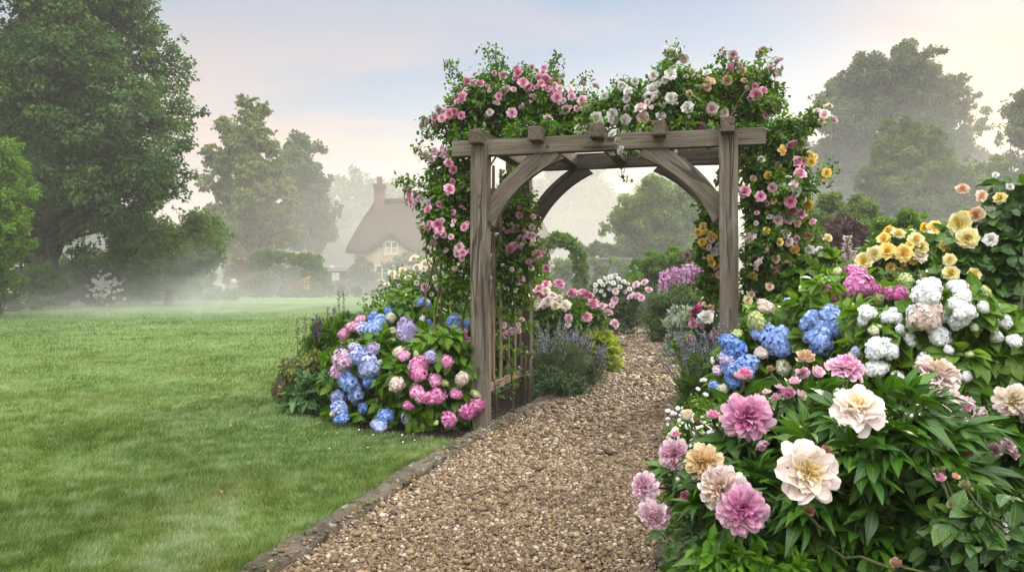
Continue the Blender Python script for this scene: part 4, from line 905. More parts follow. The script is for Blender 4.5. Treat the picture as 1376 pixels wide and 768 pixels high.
g = Geo(); B_ = np.array([[x, 150+rng.uniform(-8, 8), rng.uniform(3, 8), rng.uniform(5, 8)] for x in np.linspace(-150, 150, 70)]); leaves(g, B_, 60000, L_DOT, .9, 0, 14, (.25, .45))
o_ = g.build('woods', M_WOODS_, uv=False); tag(o_, 'pale wall of woodland lost in fog behind the garden', None, None, 'stuff')
# ================================================================== FLOWER BEDS NEAR THE PATH
M_HYDL = leafmat('hydrangea_leaf', (.028, .070, .008), (.070, .145, .014), (.140, .235, .030), .42, .32, .4, True, 2.5)
M_HYDL2 = leafmat('hydrangea_leaf_light', (.040, .085, .012), (.085, .165, .022), (.150, .245, .045), .42, .35, .4, True, 2.5, dew=.12)
M_PEOL = leafmat('peony_leaf', (.018, .052, .010), (.048, .112, .019), (.105, .190, .038), .34, .22, .5, True, 2.2)
M_ROSEL = leafmat('rose_leaf', (.026, .065, .010), (.072, .138, .020), (.150, .235, .042), .42, .38, .4, False, 3)
M_ROSEL2 = leafmat('rose_leaf_glossy', (.020, .050, .014), (.050, .105, .024), (.120, .195, .048), .32, .28, .45, True, 3, dew=.18, brown=(.12, .03, .015))
M_MINT = leafmat('mint_leaf', (.035, .085, .012), (.075, .165, .022), (.125, .235, .045), .45, .32, .35, True, 3)
M_LAVL = leafmat('lavender_leaf', (.060, .085, .045), (.105, .140, .075), (.165, .200, .120), .6, .2, .2, patch=4)
M_LIMEF = leafmat('lady_mantle_flower', (.16, .22, .03), (.30, .36, .07), (.42, .46, .14), .6, .35, .2, patch=4)
M_LAVF = petalmat('lavender_floret', (.13, .10, .24), (.24, .19, .40), (.38, .33, .54), .1, .1)
M_LAVG = petalmat('lavender_grey_floret', (.22, .21, .31), (.36, .35, .48), (.50, .49, .60), .1, .1)
M_SALV = petalmat('salvia_floret', (.035, .02, .07), (.08, .04, .14), (.14, .08, .2), .1, .1)
M_REDSP = petalmat('reddish_spike', (.10, .03, .04), (.20, .07, .09), (.28, .12, .14), .1, .1)
M_PHLOX = petalmat('phlox_floret', (.42, .16, .36), (.60, .32, .54), (.72, .50, .66), .2, .1)
M_FOXG = petalmat('foxglove_bell', (.50, .42, .40), (.64, .56, .54), (.76, .70, .68), .2, .1)

M_COVER = leafmat('ground_cover_leaf', (.020, .050, .010), (.050, .105, .018), (.100, .170, .040), .5, .3, .3, patch=3)
g = Geo(); n = 26000; yy = 2.2+rng.random(n)**1.3*26; sd = rng.random(n) < .55
xx = np.where(sd, pr_x(yy)+.12+rng.random(n)**1.3*(2.2+.25*yy), 0); lo, hi = lawn_x(yy)+.25, pl_x(yy)-.25; xx = np.where(sd, xx, lo+(hi-lo)*rng.random(n))
ok = ~((~sd) & ((yy < 9.0) | (hi < lo))); xx, yy = xx[ok], yy[ok]; n = len(xx)
hh = .02+.16*rng.random(n)**2*(1+.6*np.sin(xx*3.1)*np.sin(yy*2.3))
g.scatter(L_ROSE, np.column_stack([xx, yy, hh]), frames(rdir(n)*np.array([1, 1, .5])+np.array([0, 0, .25]), np.array([0, 0, 1.])+rng.normal(size=(n, 3))*.5), rng.uniform(.04, .10, n)*(1+.02*yy), rng.random(n))
tag(g.build('ground_cover', M_COVER), 'low leafy ground cover between the border plants', None, None, 'stuff')

def rays(root_xy, B, g, n, r=.006, m=0):
    for b in B[rng.permutation(len(B))[:n]]:
        q, rr = limb((root_xy[0]+rng.normal()*.08, root_xy[1]+rng.normal()*.08, -.02), b[:3], r, r*.5, 6, .15); g.tube(q, rr, 5, m)
def shrub(label, bl, Yd, mat, n, lsize, T, kind=None, items=None, name='shrub', cat='shrub', group=None, base=None, stem_r=.007, bname='bloom', proud=.1, nst=14, face=(.55, .45, .35), stems=False, jit=.5, stem_mat=None, grow=1.0, **kw):
    B = spheres(bl, Yd, jit); c = (B[:, :2]*B[:, 3:4]**2).sum(0)/(B[:, 3]**2).sum() if base is None else np.array(base)
    root = thing(name, label, cat, (c[0], c[1], 0), group)
    g = Geo(); leaves(g, B, n, T, lsize, 0, **kw); D = downfill(B)
    if len(D): leaves(g, D, int(n*.6*(D[:, 3]**2).sum()/(B[:, 3]**2).sum()), T, lsize, 0, **kw)
    g.build('foliage', mat, root)
    st = [] if stems else None
    if items: blooms(root, B, Yd, kind, items, bname, face, proud, st, grow=grow)
    g = Geo(); rays(c, B, g, nst, stem_r)
    for p, dr in (st or []):
        k = np.argmin(np.linalg.norm(B[:, :3]-p, axis=1)); q, rr = limb(B[k, :3]-np.array([0, 0, B[k, 3]*.5]), p, .0045, .0035, 6, .12); q[-1] = p; g.tube(q, rr, 5)
    g.build('stem', stem_mat or M_STEM, root, uv=False); return root, B
FL = dict(T=L_HYD, sub=20, droop=.55, out_=.75, up=.75, flat=.85, subr=(.30, .5), shell=(.35, 1.0), jit=.55)
def hyd(label, bl, Yd, n, sz, items, mat=None, group='hydrangea bushes', kind='mop', **kw):
    k = dict(sub=20, droop=.5, out_=.8, up=.7, subr=(.28, .48), shell=(.35, .88))
    k.update(kw); return shrub(label, bl, Yd, mat or M_HYDL, n, sz, L_HYD, kind, items, 'hydrangea', 'hydrangea', group, stem_r=.009, bname='flower_head', **{**dict(proud=.55, grow=1.12, face=(.75, .35, .25)), **k})
# ---- island bed at the foot of the arch
hyd('hydrangea with deep blue and pale blue heads at the curved lawn edge', [(470, 505, 36), (505, 480, 40), (480, 545, 32), (505, 515, 44), (455, 530, 24), (520, 555, 30), (490, 562, 24), (465, 475, 26), (535, 540, 30), (450, 560, 20, -.3), (485, 572, 18, -.4), (520, 574, 18, -.45), (548, 575, 18, -.4), (470, 566, 16, -.35)], 7.75, 1800, .105,
    dict(bluelilac=[(482, 480, 24), (494, 491, 26), (455, 533, 18), (458, 547, 20), (511, 572, 22, 'mop2')], blue=[(497, 509, 23), (468, 512, 21), (478, 528, 20), (487, 547, 13), (458, 560, 18), (519, 559, 18)],
         pinklilac=[(460, 484, 24), (453, 497, 20)], lilac=[(500, 470, 17), (476, 466, 15), (528, 520, 15)], hcream=[(510, 487, 9), (448, 555, 8), (505, 540, 10)], hwhite=[(529, 495, 13)]))
hyd('hydrangea with rose pink and cream heads beside the front oak post', [(570, 505, 44), (610, 490, 44), (560, 550, 34), (600, 545, 38), (575, 530, 44), (620, 535, 28), (535, 510, 34), (632, 560, 18), (590, 465, 34), (570, 578, 18, -.25), (595, 580, 18, -.3), (620, 580, 14, -.25)], 7.45, 2200, .105,
    dict(hpink=[(562, 496, 28, 'mop2'), (585, 511, 18), (561, 528, 20), (584, 532, 22), (605, 564, 22), (627, 555, 20), (641, 545, 20), (638, 552, 15), (545, 478, 16), (600, 486, 17), (548, 545, 14), (612, 528, 14)], lilac=[(578, 478, 16), (545, 562, 13)], hblush=[(534, 515, 18), (621, 508, 16), (538, 473, 20)], hgreen=[(597, 515, 11), (640, 529, 14), (611, 525, 8), (560, 477, 10), (586, 568, 7)]))
hyd('hydrangea with lilac domes at the back of the island bed', [(525, 450, 34), (560, 440, 36), (600, 455, 36), (620, 440, 26), (500, 445, 26), (480, 450, 20), (575, 420, 28), (540, 415, 26)], 8.35, 1700, .105,
    dict(lilac=[(543, 435, 19, 'mop'), (548, 449, 29, 'mop2'), (594, 460, 29, 'mop2'), (489, 441, 17)], blue=[(506, 439, 30, 'mop2'), (504, 427, 18), (522, 419, 12), (609, 433, 20), (577, 433, 10), (566, 406, 12), (575, 410, 8), (628, 436, 12)],
         hpink=[(621, 457, 27, 'mop2'), (462, 448, 15), (473, 438, 16), (483, 429, 15), (463, 462, 16), (488, 455, 10)], hcream=[(526, 446, 14), (526, 460, 19), (525, 427, 15)], hwhite=[(573, 462, 13), (580, 447, 12), (516, 460, 10), (568, 428, 9)]), mat=M_HYDL2)
q_ = G(445, 560)
shrub('leafy grey-green comfrey clump hugging the lawn edge', [(415, 540, 24), (440, 550, 22), (395, 545, 18), (430, 520, 22), (400, 525, 18), (455, 560, 14), (380, 535, 10)], 8.3, leafmat('comfrey_leaf', (.022, .055, .018), (.050, .105, .035), (.10, .165, .065), .5, .25, .35, True, 4), 620, .135, L_LANCE2 if False else grid_leaf(4, .42, 'ovate', .2, -.45), name='comfrey', cat='plant', droop=.2, up=.5, out_=1.0, sub=10, nst=8)
r_, B_ = shrub('pale yellow-green heuchera with dry dark seed stalks above the comfrey', [(398, 498, 20), (425, 492, 22), (410, 510, 18), (440, 500, 18), (385, 508, 12)], 9.3, leafmat('heuchera_leaf', (.08, .095, .03), (.15, .165, .055), (.23, .22, .10), .5, .3, .3, False, 5, brown=(.26, .10, .05)), 1700, .06, L_ROSE, name='heuchera', cat='plant', nst=6)
for x in (374, 378, 385, 392, 397, 401, 388):
    b_ = P(x+8, 510, 9.2); spire(r_, (b_[0], 9.2+rng.normal()*.1, .1), rng.uniform(.32, .45), .014, M_SALV, 'seed_stalk', 10, (rng.uniform(-.25, .05), 0, 1), .75)
r_, B_ = shrub('dark green salvia with upright purple and red-brown spikes by the lawn', [(430, 455, 22), (455, 450, 24), (440, 470, 22), (470, 440, 18), (465, 465, 20), (480, 430, 12), (415, 465, 12)], 9.9, M_FRESH, 4200, .075, L_LANCE2, name='salvia', cat='plant', droop=-.5, up=.1, out_=.5, nst=8)
for x, yt, h, mt in ((401, 427, .40, M_REDSP), (417, 424, .42, M_REDSP), (436, 412, .5, M_REDSP), (446, 413, .42, M_SALV), (437, 424, .3, M_SALV), (428, 428, .3, M_SALV), (454, 391, .62, M_REDSP), (463, 391, .62, M_REDSP), (425, 432, .25, M_SALV), (470, 420, .3, M_SALV), (478, 424, .25, M_SALV), (459, 424, .3, M_SALV)):
    t_ = P(x, yt, 9.8); spire(r_, (t_[0]+rng.normal()*.02, 9.8+rng.normal()*.1, t_[2]-h), h, .034 if mt is M_SALV else .024, mt, n=80, lean=(rng.normal()*.04, 0, 1), bare=.25)
shrub('white-flowered bush rose behind the lilac hydrangea', [(540, 390, 30), (575, 380, 34), (515, 400, 22), (560, 410, 34), (600, 385, 30), (610, 410, 28), (500, 410, 16), (525, 425, 22), (620, 370, 20)], 10.2, M_FRESH, 6500, .05, L_ROSE, 'rose',
      dict(cream=[(512, 378, 11), (527, 367, 11), (533, 371, 9), (541, 364, 11), (557, 347, 13), (560, 360, 11), (548, 373, 10), (571, 354, 12), (583, 349, 10), (569, 361, 10), (577, 359, 9), (520, 382, 8)],
           white=[(590, 362, 10), (601, 370, 11), (612, 380, 10), (600, 356, 9), (622, 366, 10), (585, 373, 8), (595, 381, 7), (616, 356, 8), (560, 380, 7), (536, 384, 7), (603, 395, 7), (580, 395, 6), (593, 413, 6), (575, 405, 6)], palepink=[(571, 386, 12), (590, 385, 13)]), name='rose_bush', cat='rose bush', group='rose bushes', sub=26)

# ---- climbing roses on the arch
def leaflets(g, B, n, size, mat=0, sub=22, jit=.7, **kw): leaves(g, B, n, L_ROSE, size, mat, sub, **kw)
def climber(label, bl, Yd, n, items, canes, size=.048, mat=None, group='climbing roses', shoots=(), proud=.45, sub=26, extra=42):
    B = spheres(bl, Yd, .6); c0 = canes[0][0]
    root = thing('climbing_rose', label, 'climbing rose', (c0[0], c0[1], 0), group)
    g = Geo(); leaflets(g, B, n, size, sub=sub, subr=(.25, .5), shell=(.3, 1.08), droop=.35, flat=.85)
    gs = Geo()
    for a, b, r in canes:
        a = np.array(a, float); b = np.array(b, float); q, rr = limb(a, b, r, r*.5, 12, .10); gs.tube(q, rr, 6)
    for b in B:
        for _ in range(2):
            q, rr = limb(b[:3]-np.array([0, 0, b[3]*.9]), b[:3]+unit(rng.normal(size=3)+np.array([0, 0, .4]))*b[3]*1.15, .005, .002, 6, .3); gs.tube(q, rr, 4)
    for a, b in shoots:                              # long free shoots with leaves and dark bud clusters at the tip
        pa, pb = P(*a), P(*b); q, rr = limb(pa, pb, .005, .0025, 9, .12); gs.tube(q, rr, 5)
        for k in range(70):
            i = rng.integers(2, 9); p = q[i]+rng.normal(size=3)*.035
            g.scatter(L_ROSE, p[None], frames(rdir(1)-np.array([[0, 0, .2]]), np.array([[0, 0, 1.]])+rng.normal(size=(1, 3))*.5), np.array([size*rng.uniform(.6, 1.05)]), rng.random(1))
        for k in range(9):
            e = pb+rng.normal(size=3)*np.array([.035, .035, .04]); q2, r2 = limb(q[-2], e, .0018, .0012, 3, .1); gs.tube(q2, r2, 4)
            gb = geo_ball(4, 6, 1.3); g.add(gb.V[0]*.020+e, gb.Q[0], .1)
    g.build('foliage', mat or M_ROSEL, root); gs.build('cane', M_CANE, root, uv=False)
    allp = [(c, it) for c in items for it in items[c]]; items = {c: list(v) for c, v in items.items()}
    for k in range(min(extra, 98-len(allp))):        # the smaller blooms of each spray
        c, it = allp[rng.integers(len(allp))]; q = (it[0]+rng.normal()*9, it[1]+rng.normal()*7)
        if min(math.hypot(q[0]-b[0], q[1]-b[1])-b[2] for b in bl) < -1: items[c].append((*q, it[2]*rng.uniform(.5, .8)))
    blooms(root, B, Yd, 'rose', items, 'bloom', (.5, .45, .2), proud, grow=.98, wild=.42); return root, B
def pt(px, py, Y): return P(px, py, Y)
SIDE_L = [(610, 230, 26), (600, 265, 26), (622, 300, 26), (600, 310, 24), (620, 345, 24), (590, 285, 20), (575, 300, 14), (585, 250, 16), (560, 270, 10), (625, 260, 22), (618, 390, 20), (595, 345, 18), (578, 335, 10), (548, 262, 8), (600, 210, 16), (583, 212, 10), (570, 205, 8), (625, 215, 18), (605, 380, 14)]
climber('pink climbing rose trained up the outer face of the front oak post', SIDE_L, 7.6, 9500,
        dict(pink=[(603, 219, 13), (609, 228, 11), (604, 254, 15), (576, 304, 17), (568, 308, 13), (586, 302, 12), (624, 305, 12), (622, 340, 12), (575, 281, 12), (552, 271, 10), (590, 274, 9), (630, 236, 10), (549, 262, 10), (596, 316, 9), (620, 278, 8)],
             dusty=[(584, 203, 13), (591, 206, 13), (572, 209, 11), (597, 209, 10), (580, 214, 9), (562, 268, 8), (557, 259, 8)], palepink=[(617, 332, 13), (582, 326, 10), (609, 285, 8), (586, 311, 9), (606, 318, 8), (599, 336, 8)], blush=[(611, 360, 8), (594, 296, 7)]),
        [((-.62, 7.5, -.05), pt(612, 250, 7.7), .016), ((-.75, 7.7, -.05), pt(590, 330, 7.7), .013), ((-.5, 7.6, -.05), pt(622, 215, 7.7), .018), ((-.85, 7.6, -.05), pt(575, 300, 7.6), .010), ((-.55, 7.8, -.05), pt(640, 150, 8), .016)],
        shoots=(((585, 275, 7.6), (536, 244, 7.5)), ((590, 260, 7.6), (545, 240, 7.5)), ((600, 225, 7.6), (560, 200, 7.5))))
TRE = [(690, 240, 18), (680, 290, 24), (700, 300, 22), (690, 330, 26), (710, 330, 18), (680, 360, 24), (705, 365, 22), (690, 395, 22), (672, 330, 18), (715, 350, 12), (725, 335, 10), (700, 270, 18), (672, 260, 14), (683, 420, 14), (735, 370, 8), (702, 440, 10), (672, 462, 12), (700, 470, 12), (690, 490, 10), (685, 440, 14), (672, 400, 14), (705, 400, 14), (675, 500, 8), (700, 505, 8)]
climber('pink climbing rose threaded through the slatted trellis', TRE, 8.1, 7400,
        dict(pink=[(698, 289, 10), (674, 307, 10), (682, 311, 8), (690, 306, 8), (686, 334, 14), (692, 329, 9), (723, 341, 11), (734, 360, 12)], palepink=[(705, 321, 12), (700, 375, 11), (686, 445, 15)], cream=[(715, 329, 9), (701, 429, 9), (693, 390, 8)], blush=[(714, 360, 8), (688, 362, 7), (731, 322, 8), (715, 305, 9), (718, 312, 8)]),
        [((.02, 8.2, -.05), pt(690, 300, 8.1), .011), ((-.15, 7.8, -.05), pt(675, 260, 7.9), .010)])
TOPL = [(640, 165, 28), (680, 165, 30), (720, 168, 30), (760, 165, 28), (620, 150, 24), (655, 135, 28), (695, 130, 28), (735, 135, 26), (600, 165, 20), (585, 168, 14), (770, 140, 20), (790, 135, 14), (660, 105, 16), (700, 108, 20), (735, 108, 18), (630, 125, 18), (610, 180, 16), (655, 180, 20), (700, 180, 20), (745, 178, 18), (672, 92, 9), (752, 118, 14), (580, 160, 8), (620, 192, 15, .3), (665, 192, 15, .3), (710, 192, 15, .3), (755, 192, 15, .3), (795, 186, 14, .2), (650, 178, 14, -.55), (690, 176, 14, -.65), (740, 174, 15, -.75), (780, 176, 14, -.85), (615, 182, 14, -.5), (780, 155, 20), (800, 150, 16)]
climber('dense pink rambler mounded over the beam at the post beside the lawn', TOPL, 8.0, 15000,
        dict(pink=[(636, 115, 18), (621, 131, 16), (604, 153, 14), (594, 159, 12), (620, 155, 11), (696, 98, 14), (703, 111, 15), (709, 116, 14), (733, 106, 14), (734, 119, 14), (748, 131, 15), (676, 123, 13), (727, 112, 10), (742, 124, 9), (628, 110, 12), (645, 112, 12), (602, 146, 10), (611, 150, 10), (624, 124, 10), (615, 136, 10), (682, 119, 9), (671, 127, 8), (730, 98, 9)],
             palepink=[(688, 152, 14), (736, 159, 14), (760, 147, 12), (731, 92, 11), (695, 92, 10), (752, 120, 12), (675, 101, 10), (782, 135, 14), (791, 145, 12), (768, 130, 11), (775, 146, 9), (745, 114, 8), (718, 130, 8), (690, 120, 8), (783, 146, 9)],
             dusty=[(567, 169, 12), (584, 157, 12), (801, 116, 11), (574, 162, 9), (715, 90, 8), (797, 108, 8), (638, 100, 8), (590, 148, 9), (585, 168, 8), (610, 122, 9), (664, 98, 7)], blush=[(658, 151, 10), (701, 143, 10), (668, 138, 8), (640, 140, 7), (785, 120, 8), (766, 120, 8), (757, 135, 8)]),
        [(AP(.03, 1.5, -.05), pt(640, 160, 8.2), .016), (AP(.02, .3, -.05), pt(700, 150, 8.0), .016), (pt(640, 175, 8.0), pt(760, 150, 8.0), .012), (pt(640, 160, 8.0), pt(600, 150, 7.8), .008)],
        shoots=(((635, 120, 8.0), (602, 84, 7.9)), ((655, 110, 8), (652, 64, 8)), ((662, 110, 8), (664, 70, 8)), ((738, 110, 8), (750, 76, 8)), ((780, 130, 8), (787, 106, 8)), ((600, 165, 7.9), (572, 160, 7.9)), ((610, 150, 7.9), (606, 100, 7.9)), ((650, 110, 8), (676, 84, 8)), ((600, 180, 7.9), (568, 182, 7.8))))
TOPR = [(830, 150, 24), (870, 150, 28), (910, 150, 30), (950, 155, 30), (990, 150, 30), (1015, 145, 26), (850, 130, 20), (895, 115, 26), (935, 120, 26), (975, 115, 26), (1010, 110, 24), (905, 90, 14), (985, 90, 14), (1030, 95, 14), (800, 160, 16), (812, 172, 12), (850, 172, 16), (900, 172, 18), (950, 175, 18), (825, 190, 11), (1040, 130, 14), (838, 120, 12), (880, 105, 12), (1000, 168, 22), (835, 232, 7, .9), (842, 240, 6, .9), (840, 190, 15, .7), (885, 188, 15, .6), (930, 186, 15, .5), (970, 186, 14, .5), (860, 205, 9, 1.1), (905, 212, 10, 1.2), (885, 210, 7, 1.2), (805, 176, 14, -.3), (825, 186, 13, -.35), (838, 200, 9, -.4), (870, 172, 14, -.4), (920, 170, 14, -.5), (955, 170, 12, -.55), (800, 148, 18), (820, 140, 16), (790, 165, 16), (810, 160, 18)]
climber('white and blush rambler cascading over the middle of the beam', TOPR, 7.45, 18000,
        dict(white=[(901, 72, 18), (912, 77, 11), (878, 101, 14), (901, 100, 16), (876, 121, 17), (902, 132, 16), (835, 116, 12), (844, 122, 13), (842, 133, 11), (840, 161, 16), (823, 153, 14), (888, 155, 14), (924, 144, 17), (801, 158, 16), (821, 153, 10), (843, 145, 12), (812, 129, 10), (823, 179, 13), (811, 182, 11), (830, 190, 11), (822, 202, 13), (834, 202, 13), (779, 174, 14), (853, 109, 11), (896, 66, 10), (950, 98, 12), (893, 108, 10), (884, 113, 9), (827, 163, 9), (788, 179, 9), (906, 92, 9), (868, 128, 10)],
             blush=[(957, 146, 17), (864, 158, 17), (879, 132, 12), (920, 79, 13), (861, 145, 16), (889, 140, 9), (870, 137, 9), (932, 130, 8)], pink=[(941, 170, 15), (980, 93, 18), (1016, 127, 17), (1026, 121, 12), (1037, 142, 13)],
             peach=[(955, 109, 14), (945, 116, 12), (926, 126, 10), (977, 108, 14), (998, 96, 11), (930, 95, 8), (965, 104, 8), (1000, 108, 8), (951, 118, 10)], dusty=[(985, 74, 13), (974, 72, 10), (1025, 69, 17), (1047, 82, 14), (1043, 97, 15), (1035, 92, 10), (1050, 92, 9), (968, 68, 7), (1018, 74, 8), (995, 88, 9), (990, 80, 8)],
             palepink=[(862, 145, 12), (1008, 132, 8), (1004, 118, 7)]),
        [(AP(AWID, 1.5, -.05), pt(985, 140, 7.6), .016), (pt(985, 165, 7.5), pt(860, 150, 7.5), .012), (pt(985, 165, 7.5), pt(900, 110, 7.4), .010), (pt(980, 160, 7.3), pt(1030, 90, 7.2), .009), (pt(850, 175, 8.2), pt(838, 235, 8.3), .006)],
        shoots=(((1010, 120, 7.2), (1026, 72, 7.2)), ((890, 110, 7.4), (905, 66, 7.4)), ((975, 110, 7.3), (968, 74, 7.3)), ((1020, 130, 7.2), (1052, 140, 7.2)), ((840, 130, 7.5), (828, 112, 7.5)), ((905, 190, 8.2), (882, 216, 8.2))))
SIDER = [(1015, 195, 22), (1045, 185, 26), (1075, 172, 18), (1100, 160, 14), (1020, 225, 26), (1055, 220, 26), (1080, 215, 16), (1015, 265, 24), (1050, 260, 28), (1075, 245, 16), (1100, 232, 12), (1110, 240, 8), (1035, 295, 28), (1065, 290, 24), (1010, 300, 18), (1080, 305, 16), (1025, 335, 28), (1060, 330, 24), (1090, 335, 14), (1020, 375, 26), (1055, 370, 24), (1005, 345, 14), (1035, 405, 20), (1010, 410, 18), (1105, 325, 10), (1060, 400, 18)]
climber('yellow, pink and white climbing rose covering the outside of the far arch leg', SIDER, 7.05, 15500,
        dict(yellow=[(1051, 202, 15), (1089, 207, 12), (1090, 217, 13), (1111, 232, 13), (1084, 276, 15), (1068, 335, 13), (985, 247, 11), (1094, 211, 10), (1080, 270, 9), (1032, 235, 11), (1048, 325, 11), (1030, 310, 10), (1074, 345, 10), (1012, 370, 10), (1040, 270, 9), (1088, 320, 9)], paleyellow=[(1113, 319, 11), (1105, 240, 8), (1005, 403, 12), (1078, 284, 9)],
             white=[(1082, 194, 17), (1023, 214, 10), (1088, 336, 14), (1102, 336, 11), (1070, 258, 15), (1116, 247, 14), (1008, 320, 12), (1095, 345, 9), (1034, 291, 9), (1060, 238, 8), (1016, 300, 7), (1098, 352, 8)],
             blush=[(1007, 322, 15), (1020, 354, 20), (1053, 316, 18), (1060, 325, 13), (1066, 250, 13), (1045, 296, 13), (1113, 143, 13), (1108, 153, 14), (1120, 160, 13), (1098, 148, 10), (1076, 200, 11), (1104, 163, 10)],
             pink=[(1064, 193, 14), (1072, 217, 15), (1075, 233, 17), (1001, 257, 16), (1022, 264, 14), (1062, 271, 16), (1065, 282, 13), (1076, 288, 13), (1092, 298, 10), (1084, 350, 13), (1043, 348, 11), (1042, 363, 10), (1017, 286, 7)], palepink=[(1038, 252, 13), (1059, 291, 19), (1068, 246, 10), (1048, 302, 9), (1078, 222, 9)], deep=[(1085, 317, 10), (1071, 320, 8)], peach=[(1058, 352, 11), (1030, 335, 10), (1072, 300, 10), (1012, 240, 9), (1046, 222, 9), (1034, 385, 11), (1010, 395, 9)]),
        [((2.25, 7.0, -.05), pt(1030, 250, 7.1), .018), ((2.35, 7.1, -.05), pt(1060, 300, 7.1), .014), ((2.15, 7.1, -.05), pt(1010, 180, 7.2), .016), ((2.5, 7.0, -.05), pt(1085, 230, 7.0), .010), (pt(1050, 210, 7.1), pt(1115, 150, 7.0), .007)],
        shoots=(((1075, 185, 7.0), (1104, 142, 7.0)), ((1080, 235, 7.0), (1118, 226, 7.0)), ((1055, 185, 7), (1092, 170, 7))))
INR = [(955, 300, 14), (950, 325, 16), (962, 345, 16), (945, 350, 12), (968, 320, 14), (958, 375, 16), (945, 285, 9), (965, 270, 12), (935, 270, 7), (972, 385, 14), (940, 380, 10), (970, 240, 10), (928, 343, 7), (955, 395, 12)]
climber('yellow and white rose on the inner side of the far arch leg', INR, 7.75, 4800,
        dict(yellow=[(946, 312, 13), (938, 312, 11), (944, 325, 11), (956, 353, 12), (954, 346, 9)], peach=[(966, 369, 10), (961, 358, 8)], white=[(961, 339, 15), (966, 330, 10), (952, 333, 8)], blush=[(977, 352, 10), (956, 322, 9), (952, 318, 8)], dusty=[(923, 343, 13)]),
        [(AP(AWID, 1.2, -.05), pt(965, 270, 7.8), .014), (AP(AWID-.1, 1.3, -.05), pt(950, 330, 7.8), .010)], mat=M_ROSEL)

shrub('loose green shrub filling the bed right behind the trellis', [(670, 440, 24), (695, 430, 24), (660, 470, 22), (690, 470, 22), (650, 420, 24), (710, 450, 18), (680, 400, 22), (640, 450, 24)], 10.9, M_ROSEL, 5200, .07, L_ROSE, name='shrub', cat='shrub')
# ---- low planting under and beyond the arch
def spikes(root, B, n, h, r, mat, label=None, lean=.5, per=26, bare=.5, cap=100):
    """flower spikes fanning out of a cushion: each of them a part"""
    c = B[:, :3].mean(0)
    for k in range(min(n, cap)):
        b = B[rng.integers(len(B))]; d = rdir(1)[0]; d[2] = abs(d[2])*.8+.25; d = unit(d); p = b[:3]+d*b[3]*.8
        ln = unit(np.array([d[0]*lean, d[1]*lean, 1.0])+rng.normal(size=3)*.10)
        spire(root, p, h*rng.uniform(.7, 1.2), r*rng.uniform(.85, 1.2), mat, n=per, lean=ln/ max(ln[2], .4), bare=bare)
def lavender(label, bl, Yd, nl, ns_, h, mat, r=.016, lean=.55, leaf=None, lsz=.07):
    r_, B_ = shrub(label, bl, Yd, leaf or M_LAVL, nl, lsz, L_BLADE, name='lavender', cat='lavender', group='lavender bushes', droop=-.9, up=.1, out_=.7, jit=.5, nst=6, sub=20, subr=(.35, .6))
    spikes(r_, B_, ns_, h, r, mat, lean=lean); return r_, B_
lavender('pale grey-violet lavender bush just inside the arch by the rear post', [(730, 490, 20), (750, 480, 22), (765, 485, 20), (735, 510, 18), (758, 505, 22), (722, 505, 12)], 9.75, 5200, 90, .30, M_LAVG)
lavender('purple lavender leaning over the gravel beside the lady mantle', [(780, 495, 18), (795, 500, 14), (785, 515, 16), (770, 505, 16), (798, 512, 10), (772, 480, 14)], 10.1, 3800, 95, .24, M_LAVF)
shrub('dark green bushy herb cushion at the foot of the rear oak post', [(728, 525, 18), (750, 522, 20), (740, 510, 18), (768, 520, 16), (722, 515, 12), (785, 525, 10)], 9.3, leafmat('cushion_leaf', (.028, .055, .022), (.055, .095, .040), (.10, .15, .075), .6, .2, .2, patch=5), 6000, .045, L_LANCE2, name='herb_cushion', cat='plant', sub=24)
shrub('frothy yellow-green lady mantle spilling onto the gravel', [(790, 455, 18), (808, 458, 18), (822, 465, 14), (800, 472, 18), (818, 475, 12), (780, 462, 12), (830, 472, 8)], 11.6, M_LIMEF, 6500, .045, L_SMALL, name='lady_mantle', cat='plant', group=None, sub=30, subr=(.16, .3), up=1.0)
shrub('peony bush of pink and cream blooms just through the arch', [(735, 430, 26), (760, 430, 26), (785, 428, 24), (745, 410, 20), (775, 412, 20), (800, 420, 16), (722, 415, 16), (725, 445, 18), (810, 430, 12), (735, 395, 14)], 11.6, M_ROSEL, 6500, .085, L_LANCE2, 'peony_far',
      dict(pink=[(725, 388, 11), (734, 382, 11), (751, 381, 12), (769, 394, 13), (787, 396, 13), (797, 408, 13), (788, 426, 12), (782, 393, 9), (793, 397, 9)], palepink=[(817, 420, 11), (826, 435, 11), (721, 400, 10), (764, 427, 9), (809, 411, 8)], blush=[(736, 405, 11), (725, 403, 11), (742, 397, 10), (731, 409, 9), (716, 394, 9)],
           cream=[(760, 410, 13), (746, 410, 11), (733, 391, 10), (720, 410, 10), (763, 436, 7), (714, 402, 8), (752, 400, 7)], deep=[(728, 399, 9), (723, 396, 8)]), name='peony', cat='peony', group='peony plants', sub=24, droop=.2, proud=.4, grow=1.2)
shrub('green leafy shrub between the trellis and the pink peony bush', [(722, 385, 14), (712, 400, 14), (728, 372, 12), (716, 370, 10), (740, 385, 10)], 13, M_FRESH, 2600, .055, L_ROSE, name='shrub', cat='shrub')
